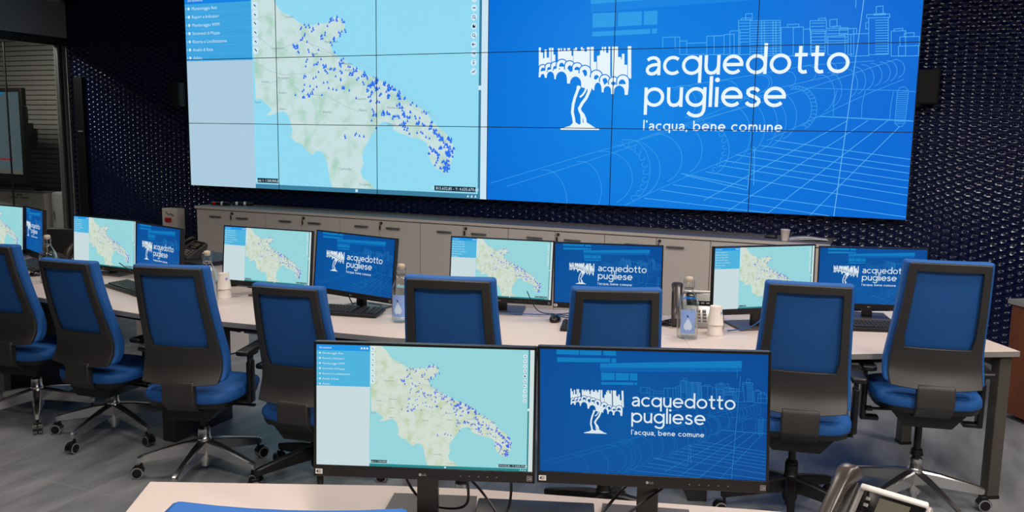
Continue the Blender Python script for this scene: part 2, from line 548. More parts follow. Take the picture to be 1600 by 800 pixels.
MARK=[(.5217,.1592,6),(.5385,.153,5),(.5593,.1701,3),(.5656,.2068,2),(.5505,.2241,4),(.5293,.2474,5),(.5181,.2652,2),(.4316,.1745,2),(.4183,.1948,2),(.4488,.1879,2),(.4616,.2009,3),(.4791,.1737,1),(.5087,.1852,1),(.487,.233,4),(.4998,.2276,2),(.431,.2277,3),(.4176,.2481,2),(.4393,.2579,1),(.3953,.2758,5),(.4057,.285,6),(.4081,.3039,2),(.4432,.2966,2),(.4777,.298,1),(.4602,.3245,2),(.5312,.3124,1),(.4355,.3549,2),(.4335,.3773,1),(.4858,.344,1),(.4726,.3685,3),(.4622,.3706,1),(.4965,.3815,5),(.5023,.404,3),(.5152,.3944,2),(.5279,.3972,2),(.5536,.3524,5),(.5475,.3731,4),(.5531,.4138,3),(.5336,.4282,1),(.4765,.4059,1),(.4676,.4307,1),(.4328,.4275,3),(.4932,.4585,1),(.5061,.4563,1),(.4589,.4367,1),(.428,.4677,1),(.4471,.4742,1),(.4697,.4782,1),(.4259,.4929,2),(.4538,.5032,3),(.4448,.5246,6),(.4272,.5308,3),(.3964,.518,1),(.4865,.5185,1),(.5101,.4849,1),(.5245,.4901,1),(.5355,.4939,1),(.5567,.4842,5),(.5776,.4967,1),(.5503,.4471,2),(.581,.3839,2),(.5841,.4145,6),(.5991,.4027,5),(.603,.4455,2),(.6237,.4215,6),(.6219,.458,2),(.636,.4339,3),(.6439,.4766,8),(.6562,.4646,10),(.6685,.4527,8),(.6887,.4615,6),(.7047,.4713,3),(.6397,.4973,3),(.652,.5071,3),(.6683,.4891,8),(.6804,.5134,3),(.6396,.5291,2),(.6477,.5462,2),(.6681,.5499,3),(.5999,.5338,1),(.7006,.4954,5),(.7087,.4895,6),(.7206,.4956,4),(.7029,.5257,6),(.7365,.5318,9),(.7325,.5137,5),(.7523,.5379,2),(.7364,.5619,5),(.7443,.58,3),(.772,.5655,2),(.79,.5714,1),(.6556,.5988,2),(.6841,.6047,8),(.7043,.6106,5),(.7203,.6225,4),(.6555,.6172,3),(.6489,.6418,1),(.6637,.6195,2),(.7363,.6284,3),(.7522,.6041,3),(.772,.6015,2),(.7522,.6222,5),(.7641,.628,4),(.7877,.6301,2),(.7994,.6276,1),(.8188,.607,2),(.7442,.6586,6),(.7561,.6523,3),(.7916,.6517,6),(.8111,.6634,3),(.8344,.6486,2),(.7521,.6827,2),(.7601,.6861,2),(.768,.7029,1),(.7916,.6975,1),(.8033,.6936,2),(.819,.7172,1),(.8291,.7229,1),(.8344,.6749,6),(.846,.6925,7),(.8576,.7042,6),(.8653,.7278,8),(.8882,.7271,8),(.8768,.7513,8),(.8654,.7637,5),(.8921,.7687,6),(.9035,.7682,2),(.8846,.7928,9),(.8922,.7985,8),(.8462,.7824,6),(.8539,.8001,6),(.8346,.7708,4),(.8292,.7951,2),(.8809,.8349,7),(.8732,.8293,4),(.8772,.8651,10),(.8848,.8587,6),(.854,.8242,3),(.8463,.8487,1),(.8618,.8599,2),(.5954,.7136,2),(.6095,.7169,1),(.6237,.7202,1),(.5632,.7282,2),(.6634,.6785,1)]
TOWN=[('Termoli',.3798,.1278),('Campobasso',.3374,.2783),('Foggia',.4647,.3098),('Benevento',.3549,.4272),('Caserta',.2893,.4439),('Avellino',.352,.5011),('Napoli',.2626,.5485),('Salerno',.3507,.5819),('Potenza',.5047,.5962),('Matera',.6211,.5867),('Altamura',.6148,.5314),('Bari',.6605,.4295),('Barletta',.5744,.3629),('Cerignola',.5153,.3845),('Andria',.5759,.3935),('Martina Franca',.7244,.574),('Brindisi',.8173,.5951),('Taranto',.7122,.6531),('Lecce',.8691,.7277),('Castrovillari',.5621,.8758),('Corigliano',.6249,.9492),('Manfredonia',.5208,.2556)]
BARS=[[(.1379,.3162),(.1434,.3164),(.1444,.3999),(.1389,.3998)],[(.1436,.3387),(.1494,.3389),(.1502,.4001),(.1444,.3999)],[(.1497,.3632),(.1536,.3634),(.154,.399),(.1502,.4001)],[(.1531,.3256),(.1588,.3258),(.1598,.3972),(.154,.399)],[(.1593,.361),(.1657,.3612),(.1661,.3953),(.1598,.3972)],[(.1651,.3189),(.1699,.3191),(.1709,.3936),(.1661,.3953)],[(.1715,.3191),(.1769,.3194),(.1778,.3911),(.1725,.393)],[(.1773,.3487),(.182,.3489),(.1826,.3893),(.1778,.3911)],[(.1886,.3219),(.1936,.3221),(.1945,.3829),(.1895,.3856)],[(.1938,.3355),(.196,.3355),(.1967,.3817),(.1945,.3829)],[(.1958,.3222),(.1993,.3224),(.2001,.3798),(.1967,.3817)],[(.1995,.3341),(.2039,.3343),(.2045,.3813),(.2001,.3798)],[(.2037,.3225),(.2087,.3227),(.2096,.383),(.2045,.3813)],[(.2089,.3345),(.2136,.3347),(.2143,.3846),(.2096,.383)],[(.2134,.3219),(.2203,.3222),(.2212,.387),(.2143,.3846)],[(.2204,.3324),(.2242,.3326),(.225,.3887),(.2212,.387)],[(.2245,.3555),(.2286,.3557),(.2291,.3905),(.225,.3887)],[(.229,.3266),(.2337,.3268),(.2347,.393),(.23,.3909)],[(.2336,.3202),(.2382,.3204),(.2394,.3951),(.2347,.393)],[(.2385,.3357),(.2484,.3361),(.2494,.4004),(.2394,.3951)],[(.2481,.3193),(.2527,.3195),(.2541,.4028),(.2494,.4004)],[(.2529,.3261),(.2575,.3263),(.2588,.4053),(.2541,.4028)],[(.2577,.339),(.2638,.3392),(.265,.4105),(.2588,.4053)],[(.2635,.32),(.2712,.3203),(.2728,.4177),(.265,.4105)],[(.2733,.3194),(.2809,.3197),(.2827,.4238),(.275,.419)],[(.282,.3829),(.289,.3831),(.2898,.4282),(.2827,.4238)],[(.2901,.3579),(.2947,.3581),(.296,.4339),(.2914,.4296)],[(.2946,.3555),(.2977,.3556),(.2991,.4367),(.296,.4339)],[(.2973,.3355),(.3019,.3357),(.3037,.4409),(.2991,.4367)],[(.3016,.3206),(.3055,.3208),(.3077,.4446),(.3037,.4409)],[(.3059,.3409),(.308,.3409),(.3099,.4465),(.3077,.4446)],[(.3076,.3208),(.3122,.321),(.3145,.4491),(.3099,.4465)],[(.3126,.3461),(.3186,.3464),(.3206,.4516),(.3145,.4491)],[(.3182,.3203),(.3227,.3205),(.3251,.4534),(.3206,.4516)],[(.3272,.3207),(.3338,.321),(.3363,.4563),(.3297,.4552)],[(.3338,.321),(.3421,.3213),(.3447,.4537),(.3363,.4563)],[(.343,.3648),(.3504,.365),(.3521,.4515),(.3447,.4537)],[(.3506,.3735),(.3527,.3736),(.3542,.4508),(.3521,.4515)],[(.3522,.3516),(.3585,.3519),(.3604,.4507),(.3542,.4508)],[(.3594,.3978),(.3665,.398),(.3676,.4529),(.3604,.4507)],[(.3661,.3209),(.3747,.3212),(.3774,.4558),(.3688,.4532)]]
DOMEO=[[(.1636,.4243),(.1634,.4098),(.163,.405),(.162,.4005),(.1604,.3964),(.1583,.393),(.1558,.3904),(.153,.3888),(.15,.3881),(.1471,.3886),(.1444,.3901),(.1419,.3926),(.1398,.3959),(.1383,.3999),(.1374,.4044),(.1371,.4091),(.1373,.4237)],[(.1788,.4185),(.1786,.4029),(.1783,.3984),(.1773,.3942),(.1758,.3903),(.1737,.387),(.1714,.3846),(.1687,.383),(.1659,.3824),(.1632,.3828),(.1606,.3842),(.1582,.3866),(.1563,.3897),(.1549,.3935),(.154,.3978),(.1537,.4023),(.1539,.4179)],[(.1952,.4127),(.195,.3982),(.1946,.3935),(.1936,.389),(.192,.385),(.1899,.3816),(.1874,.379),(.1847,.3773),(.1818,.3767),(.1789,.3771),(.1761,.3786),(.1737,.3811),(.1717,.3844),(.1702,.3883),(.1693,.3928),(.169,.3975),(.1692,.412)],[(.2172,.4081),(.217,.3947),(.2165,.3887),(.2152,.3829),(.2131,.3777),(.2104,.3733),(.2072,.3699),(.2037,.3678),(.1999,.367),(.1962,.3675),(.1927,.3694),(.1896,.3726),(.187,.3768),(.1851,.382),(.1839,.3877),(.1836,.3938),(.1838,.4072)],[(.2354,.4147),(.2351,.3983),(.2347,.393),(.2335,.3878),(.2317,.3832),(.2293,.3793),(.2265,.3764),(.2234,.3745),(.2201,.3738),(.2168,.3743),(.2138,.376),(.211,.3788),(.2087,.3825),(.207,.387),(.206,.3921),(.2057,.3975),(.206,.414)],[(.255,.4234),(.2548,.407),(.2543,.4017),(.2532,.3966),(.2514,.392),(.249,.3881),(.2462,.3852),(.2431,.3833),(.2398,.3826),(.2366,.3831),(.2335,.3848),(.2308,.3876),(.2286,.3913),(.2269,.3958),(.2259,.4009),(.2256,.4062),(.2258,.4227)],[(.2775,.4402),(.2772,.4224),(.2767,.4162),(.2753,.4104),(.2733,.4051),(.2706,.4007),(.2674,.3974),(.2638,.3952),(.2601,.3944),(.2564,.395),(.2529,.397),(.2498,.4001),(.2472,.4044),(.2453,.4096),(.2442,.4154),(.2439,.4216),(.2441,.4395)],[(.3071,.461),(.3068,.4438),(.3063,.4376),(.305,.4317),(.3029,.4264),(.3001,.4219),(.2969,.4185),(.2933,.4163),(.2896,.4155),(.2859,.4162),(.2824,.4181),(.2792,.4214),(.2766,.4257),(.2747,.431),(.2736,.4369),(.2732,.4431),(.2735,.4605)],[(.3268,.4755),(.3265,.4604),(.326,.4548),(.3248,.4496),(.323,.4449),(.3206,.4409),(.3177,.4379),(.3145,.436),(.3112,.4353),(.3079,.4358),(.3048,.4376),(.302,.4405),(.2998,.4444),(.2981,.4491),(.297,.4543),(.2968,.4598),(.297,.4751)],[(.3495,.4849),(.3492,.4698),(.3487,.4643),(.3475,.4591),(.3457,.4544),(.3433,.4504),(.3404,.4474),(.3373,.4455),(.334,.4448),(.3307,.4454),(.3277,.4472),(.3249,.4501),(.3226,.4539),(.321,.4586),(.32,.4638),(.3197,.4693),(.32,.4845)],[(.3744,.4822),(.3741,.4662),(.3735,.4598),(.3722,.4537),(.37,.4483),(.3673,.4437),(.364,.4403),(.3604,.4381),(.3566,.4373),(.3528,.4379),(.3493,.4399),(.3461,.4433),(.3435,.4478),(.3416,.4532),(.3404,.4592),(.3401,.4656),(.3404,.4818)]]
DOMEI=[[(.1607,.4243),(.1606,.4097),(.1603,.406),(.1594,.4025),(.1582,.3993),(.1565,.3966),(.1546,.3946),(.1524,.3933),(.1501,.3928),(.1478,.3932),(.1457,.3943),(.1437,.3963),(.1421,.3989),(.1409,.402),(.1402,.4055),(.14,.4092),(.1402,.4238)],[(.176,.4184),(.1758,.4029),(.1755,.3994),(.1747,.3961),(.1736,.3931),(.172,.3906),(.1702,.3887),(.1681,.3875),(.166,.3871),(.1639,.3874),(.1619,.3885),(.1601,.3903),(.1586,.3927),(.1575,.3956),(.1568,.3989),(.1566,.4023),(.1568,.4179)],[(.1924,.4126),(.1922,.3981),(.1919,.3945),(.1911,.391),(.1898,.3878),(.1882,.3851),(.1862,.3831),(.1841,.3818),(.1818,.3813),(.1796,.3817),(.1774,.3828),(.1755,.3847),(.174,.3873),(.1728,.3904),(.1721,.3939),(.1719,.3976),(.1721,.4121)],[(.2143,.408),(.2141,.3946),(.2137,.3896),(.2126,.3848),(.2109,.3805),(.2087,.3768),(.206,.374),(.2031,.3723),(.2,.3716),(.1969,.3721),(.194,.3737),(.1914,.3763),(.1893,.3798),(.1877,.384),(.1867,.3888),(.1864,.3939),(.1866,.4073)],[(.2326,.4146),(.2323,.3982),(.232,.3939),(.231,.3898),(.2295,.386),(.2276,.3829),(.2253,.3805),(.2228,.379),(.2202,.3784),(.2175,.3788),(.215,.3802),(.2128,.3824),(.211,.3855),(.2096,.3891),(.2088,.3932),(.2085,.3976),(.2088,.414)],[(.2523,.4233),(.252,.4069),(.2516,.4026),(.2507,.3985),(.2492,.3948),(.2473,.3917),(.2451,.3893),(.2425,.3878),(.2399,.3872),(.2373,.3876),(.2348,.389),(.2326,.3912),(.2308,.3943),(.2294,.3979),(.2286,.402),(.2284,.4063),(.2286,.4227)],[(.2747,.4401),(.2744,.4223),(.274,.4172),(.2729,.4123),(.2712,.4079),(.2689,.4043),(.2662,.4015),(.2633,.3997),(.2602,.399),(.2571,.3995),(.2542,.4011),(.2516,.4038),(.2495,.4074),(.2479,.4117),(.2469,.4165),(.2467,.4216),(.2469,.4395)],[(.3044,.461),(.3041,.4437),(.3036,.4386),(.3025,.4336),(.3008,.4291),(.2985,.4254),(.2958,.4226),(.2928,.4208),(.2897,.4201),(.2866,.4206),(.2836,.4223),(.281,.425),(.2788,.4287),(.2772,.4331),(.2763,.438),(.276,.4432),(.2763,.4605)],[(.324,.4755),(.3238,.4603),(.3234,.4558),(.3224,.4515),(.3209,.4477),(.3189,.4444),(.3166,.442),(.314,.4404),(.3113,.4398),(.3086,.4403),(.3061,.4417),(.3038,.4441),(.3019,.4473),(.3006,.4511),(.2997,.4554),(.2995,.4599),(.2998,.4751)],[(.3468,.4849),(.3465,.4698),(.3461,.4653),(.3451,.461),(.3436,.4571),(.3417,.4539),(.3393,.4515),(.3368,.4499),(.3341,.4494),(.3314,.4498),(.3289,.4513),(.3267,.4537),(.3248,.4568),(.3235,.4606),(.3226,.4649),(.3224,.4694),(.3227,.4846)],[(.3717,.4822),(.3714,.4661),(.3709,.4608),(.3698,.4557),(.368,.4511),(.3657,.4472),(.3629,.4443),(.3599,.4425),(.3567,.4418),(.3535,.4423),(.3505,.444),(.3478,.4469),(.3456,.4506),(.344,.4552),(.3431,.4603),(.3428,.4657),(.3431,.4818)]]
MASS=[[(.1393,.4071),(.2137,.4039),(.2697,.4166),(.2945,.4365),(.3707,.4606),(.3719,.4882),(.3702,.5234),(.3634,.5244),(.356,.4981),(.3336,.5207),(.3288,.5201),(.3199,.4977),(.3099,.5129),(.3044,.5128),(.2985,.4873),(.2865,.5035),(.2822,.5025),(.277,.4871),(.268,.4972),(.2493,.4893),(.2457,.461),(.2241,.4751),(.2147,.4734),(.1984,.4344),(.186,.4549),(.1816,.4548),(.1714,.4338),(.1611,.4492),(.1559,.4481),(.1474,.4333),(.1443,.4458),(.1392,.4457)]]
LOWMASS=[[(.1398,.4462),(.1416,.4311),(.1504,.4209),(.1601,.4258),(.1705,.4162),(.1841,.4289),(.1993,.4107),(.214,.4296),(.2366,.4311),(.2545,.4305),(.2672,.4512),(.2827,.4617),(.2944,.4629),(.3075,.4834),(.3187,.4784),(.3349,.4928),(.3485,.4839),(.3647,.4881),(.3698,.5032),(.3702,.5234),(.3634,.5244),(.356,.4981),(.3336,.5207),(.3288,.5201),(.3199,.4977),(.3099,.5129),(.3044,.5128),(.2985,.4873),(.2865,.5035),(.2822,.5025),(.277,.4871),(.268,.4972),(.2493,.4893),(.2457,.461),(.2241,.4751),(.2147,.4734),(.1984,.4344),(.186,.4549),(.1816,.4548),(.1714,.4338),(.1611,.4492),(.1559,.4481),(.1474,.4333),(.1443,.4458),(.1392,.4457)]]
HOLE=[[(.1558,.4169),(.144,.4207),(.1446,.4166),(.145,.4118),(.1462,.4078),(.148,.4051),(.1502,.4043),(.1525,.4053),(.1544,.408),(.1557,.4121),(.1562,.4169)],[(.1714,.4121),(.1613,.416),(.1612,.4139),(.1616,.4091),(.1626,.4051),(.1643,.4025),(.1662,.4016),(.1682,.4026),(.1699,.4053),(.171,.4094),(.1715,.4141)],[(.1866,.4093),(.1772,.4122),(.1771,.4101),(.1774,.4054),(.1784,.4014),(.1799,.3987),(.1817,.3979),(.1836,.3988),(.1851,.4016),(.1862,.4056),(.1867,.4104)],[(.1929,.4013),(.1931,.3958),(.194,.391),(.1955,.3872),(.1974,.3847),(.1995,.3839),(.2017,.3849),(.2037,.3874),(.2053,.3913),(.2063,.3962),(.2067,.4016)],[(.2282,.4135),(.2234,.4267),(.215,.409),(.2147,.4121),(.2152,.4058),(.2166,.4006),(.2187,.3971),(.2214,.3959),(.224,.3972),(.2263,.4008),(.2279,.4062),(.2285,.4125)],[(.2329,.4167),(.2332,.4123),(.2342,.4083),(.2358,.4052),(.2379,.4032),(.2402,.4025),(.2425,.4033),(.2446,.4054),(.2463,.4086),(.2474,.4126),(.2478,.4171)],[(.2658,.4409),(.2603,.4449),(.2537,.4192),(.2542,.4252),(.2552,.4207),(.2568,.4173),(.2588,.4155),(.2609,.4156),(.263,.4174),(.2647,.4209),(.2658,.4255),(.2663,.4308)],[(.2966,.4487),(.2888,.4597),(.2839,.4545),(.2844,.4505),(.2848,.4458),(.286,.4419),(.288,.4393),(.2903,.4384),(.2926,.4394),(.2947,.4421),(.2961,.446),(.2966,.4507)],[(.3194,.4704),(.3111,.4814),(.3059,.46),(.3054,.4651),(.3058,.46),(.3072,.4558),(.3093,.453),(.3118,.452),(.3144,.4531),(.3166,.4559),(.3181,.4602),(.3187,.4653)],[(.34,.4777),(.3336,.4857),(.3274,.4765),(.3274,.4765),(.3278,.4731),(.3291,.4701),(.3311,.4682),(.3335,.4675),(.336,.4683),(.338,.4703),(.3395,.4732),(.34,.4767)],[(.3466,.4788),(.347,.4726),(.3481,.467),(.35,.4626),(.3525,.4598),(.3552,.4588),(.358,.4599),(.3605,.4628),(.3626,.4672),(.364,.4729),(.3645,.4791)]]
ARCH=[[(.1559,.4491),(.1444,.4489),(.1446,.4427),(.1448,.4391),(.1456,.4359),(.1467,.4334),(.1483,.4318),(.1499,.4313),(.1516,.4319),(.1532,.4336),(.1544,.4361),(.1552,.4393),(.1555,.4429)],[(.1816,.4558),(.1605,.4523),(.161,.444),(.1613,.4381),(.1622,.4326),(.1637,.4279),(.1657,.4243),(.1681,.4221),(.1706,.4214),(.1732,.4222),(.1756,.4245),(.1777,.4282),(.1793,.433),(.1804,.4385),(.1808,.4444)],[(.2154,.4771),(.1854,.458),(.1853,.4517),(.1856,.4451),(.1866,.4387),(.1882,.4331),(.1905,.4284),(.1932,.4249),(.1962,.4227),(.1995,.4221),(.2027,.4229),(.2058,.4252),(.2086,.4288),(.2109,.4336),(.2128,.4393),(.2139,.4456),(.2144,.4523)],[(.2518,.4929),(.2229,.4782),(.2225,.4741),(.2228,.4674),(.2238,.4611),(.2255,.4555),(.2277,.4508),(.2305,.4473),(.2335,.4451),(.2368,.4445),(.24,.4453),(.2432,.4475),(.246,.4511),(.2484,.4559),(.2502,.4615),(.2514,.4678),(.2518,.4745)],[(.305,.5139),(.2866,.5056),(.2858,.4974),(.286,.4905),(.2868,.4841),(.2882,.4787),(.29,.4745),(.2922,.4719),(.2945,.471),(.2969,.4719),(.2992,.4746),(.3011,.4788),(.3027,.4843),(.3037,.4907),(.3041,.4976)],[(.3289,.5232),(.3099,.5159),(.3098,.5058),(.31,.5008),(.3108,.4961),(.3123,.4921),(.3142,.4891),(.3164,.4872),(.3188,.4866),(.3212,.4872),(.3235,.4892),(.3255,.4923),(.3271,.4963),(.3281,.5009),(.3285,.5059)],[(.3631,.5284),(.3355,.5232),(.3358,.508),(.336,.5028),(.3369,.4979),(.3384,.4935),(.3404,.4899),(.3429,.4871),(.3456,.4854),(.3486,.4849),(.3515,.4855),(.3543,.4873),(.3569,.4901),(.359,.4937),(.3607,.4982),(.3617,.5031),(.3622,.5082)]]
TRUNK=[([(.2461,.4867),(.2418,.5098),(.2369,.533),(.2324,.564),(.2307,.5978),(.2342,.6211),(.2364,.6445)],22),([(.2781,.4616),(.277,.482),(.2742,.5024),(.2661,.5357),(.2551,.5614),(.2489,.5821),(.2516,.5961),(.2593,.6105),(.264,.6285),(.2649,.6456)],23),([(.2522,.596),(.255,.6157),(.2562,.6478)],17),([(.2665,.4844),(.2626,.5074),(.2566,.5228),(.2494,.5331)],14),([(.2676,.4767),(.2704,.4972),(.2713,.51)],14),([(.258,.451),(.2645,.4716),(.2623,.4869)],40),([(.2764,.4513),(.2706,.4666),(.2678,.487)],40)]
BLOB=[[(.2506,.4919),(.2501,.4886),(.2489,.4857),(.2472,.4838),(.2451,.4831),(.2431,.4837),(.2414,.4856),(.2403,.4884),(.24,.4918),(.2404,.4951),(.2416,.498),(.2434,.4999),(.2454,.5006),(.2474,.4999),(.2491,.4981),(.2502,.4952),(.2506,.4919)]]
BASE=[[(.2008,.6698),(.2143,.6632),(.2253,.6578),(.233,.6451),(.2408,.6429),(.2494,.6521),(.2555,.6458),(.2679,.6414),(.2798,.6526),(.2908,.6648),(.3011,.6687),(.3011,.6738),(.2008,.6751)]]
TXT={'acq':[(.4123,.4415),(.8637,.4446),(.4106,.3636),(.6898,.3232),(.5378,.4773)],'pug':[(.4113,.5741),(.7351,.5732),(.4104,.494),(.5689,.4558),(.4159,.6089)],'tag':[(.4115,.6729),(.7311,.6696),(.4106,.6317)]}
CITY=[[(.4499,.2889),(.4792,.288),(.4803,.3323),(.451,.3334),(.4499,.2889)],[(.4793,.2904),(.4901,.2886),(.4911,.3328),(.4803,.3347),(.4793,.2904)],[(.4905,.306),(.5066,.3045),(.508,.359),(.4918,.3608),(.4905,.306)],[(.5527,.2883),(.5919,.288),(.594,.3622),(.5547,.3631),(.5527,.2883)],[(.5691,.2891),(.5919,.288),(.594,.3622),(.5712,.3637),(.5691,.2891)],[(.5918,.2846),(.6143,.2835),(.6166,.3631),(.594,.3645),(.5918,.2846)],[(.6044,.2717),(.6268,.2707),(.6295,.3635),(.607,.365),(.6044,.2717)],[(.6224,.2299),(.6478,.2292),(.6519,.3644),(.6264,.3657),(.6224,.2299)],[(.6376,.2062),(.6521,.205),(.6529,.2296),(.6383,.2309),(.6376,.2062)],[(.6286,.2224),(.6488,.2215),(.6491,.2293),(.6288,.2303),(.6286,.2224)],[(.6479,.2337),(.7135,.2356),(.7179,.3724),(.6521,.3723),(.6479,.2337)],[(.6732,.2353),(.6793,.2335),(.6835,.3655),(.6772,.3675),(.6732,.2353)],[(.6981,.2369),(.7042,.2351),(.7084,.3665),(.7023,.3685),(.6981,.2369)],[(.7163,.2634),(.7633,.264),(.767,.3741),(.7199,.3747),(.7163,.2634)],[(.7294,.2532),(.7538,.2524),(.7542,.2634),(.7298,.2642),(.7294,.2532)],[(.7421,.2649),(.7633,.264),(.767,.3741),(.7457,.3756),(.7421,.2649)],[(.7636,.2738),(.7786,.2725),(.782,.3692),(.7669,.3708),(.7636,.2738)],[(.7764,.2418),(.8103,.2418),(.8118,.2831),(.7778,.2834),(.7764,.2418)],[(.7802,.2835),(.8088,.2829),(.8119,.3703),(.7832,.3714),(.7802,.2835)],[(.794,.2342),(.8082,.233),(.8086,.2417),(.7943,.2429),(.794,.2342)],[(.8114,.2722),(.8555,.2726),(.8576,.3287),(.8134,.3289),(.8114,.2722)],[(.8174,.2401),(.832,.2388),(.833,.2648),(.8183,.2661),(.8174,.2401)],[(.826,.2665),(.8406,.2652),(.8409,.2717),(.8262,.273),(.826,.2665)],[(.8556,.2769),(.8672,.2754),(.8708,.3725),(.8593,.3742),(.8556,.2769)],[(.8622,.2966),(.8979,.2963),(.9011,.379),(.8653,.3798),(.8622,.2966)],[(.8381,.2759),(.873,.2757),(.8738,.2972),(.8389,.2975),(.8381,.2759)],[(.8912,.2256),(.9365,.2266),(.9371,.2393),(.8917,.2384),(.8912,.2256)],[(.8957,.2387),(.9342,.2391),(.9397,.375),(.901,.3757),(.8957,.2387)],[(.9089,.1972),(.9224,.1961),(.9235,.2236),(.91,.2248),(.9089,.1972)],[(.9054,.2245),(.928,.2239),(.9282,.2281),(.9056,.2287),(.9054,.2245)],[(.8906,.2554),(.8963,.2536),(.8972,.2771),(.8915,.2789),(.8906,.2554)],[(.9419,.2902),(.9698,.2896),(.9736,.3816),(.9456,.3827),(.9419,.2902)],[(.9472,.2821),(.9639,.2809),(.9642,.2893),(.9475,.2905),(.9472,.2821)],[(.9596,.3123),(.9972,.3121),(.9986,.3457),(.961,.3461),(.9596,.3123)],[(.9582,.346),(.997,.3456),(.9985,.3825),(.9597,.3832),(.9582,.346)],[(.9674,.299),(.9867,.2979),(.9873,.3116),(.968,.3127),(.9674,.299)],[(.5069,.3149),(.5534,.3147),(.5539,.332),(.5073,.3323),(.5069,.3149)],[(.5073,.3323),(.5539,.332),(.5546,.3608),(.508,.3614),(.5073,.3323)],[(.8154,.3017),(.8507,.3014),(.8533,.3718),(.818,.3727),(.8154,.3017)],[(.6495,.2428),(.7132,.2445)],[(.6498,.2529),(.7135,.2544)],[(.6501,.263),(.7138,.2644)],[(.6504,.2731),(.7142,.2744)],[(.6507,.2832),(.7145,.2844)],[(.651,.2933),(.7148,.2944)],[(.6513,.3035),(.7151,.3044)],[(.6516,.3136),(.7154,.3144)],[(.6519,.3237),(.7158,.3244)],[(.6522,.3339),(.7161,.3344)],[(.6525,.3441),(.7164,.3445)],[(.6528,.3542),(.7167,.3545)],[(.6531,.3644),(.7171,.3645)],[(.9092,.248),(.9346,.2486)],[(.9095,.2576),(.935,.2581)],[(.9099,.2672),(.9354,.2677)],[(.9103,.2768),(.9358,.2772)],[(.9107,.2864),(.9361,.2867)],[(.911,.296),(.9365,.2963)],[(.9114,.3056),(.9369,.3058)],[(.9118,.3152),(.9373,.3154)],[(.9122,.3248),(.9377,.325)],[(.9125,.3344),(.9381,.3345)],[(.9129,.3441),(.9384,.3441)],[(.9133,.3537),(.9388,.3537)],[(.9137,.3633),(.9392,.3633)],[(.9141,.373),(.9396,.3729)],[(.624,.2412),(.6469,.2415)],[(.6244,.2536),(.6473,.2538)],[(.6247,.266),(.6476,.2662)],[(.6251,.2785),(.648,.2786)],[(.6255,.2909),(.6484,.2909)],[(.6258,.3033),(.6488,.3033)],[(.6262,.3158),(.6491,.3157)],[(.7791,.2507),(.8077,.2514)],[(.7795,.2638),(.8082,.2644)],[(.78,.277),(.8086,.2775)],[(.7804,.2901),(.8091,.2905)],[(.7809,.3033),(.8096,.3036)],[(.7813,.3164),(.81,.3167)],[(.7818,.3296),(.8105,.3298)],[(.7823,.3428),(.811,.3429)],[(.7827,.356),(.8114,.3561)],[(.7832,.3692),(.8119,.3692)],[(.8135,.2799),(.8546,.2811)],[(.8139,.293),(.8551,.2941)],[(.8144,.306),(.8556,.307)],[(.8149,.3191),(.8561,.32)]]
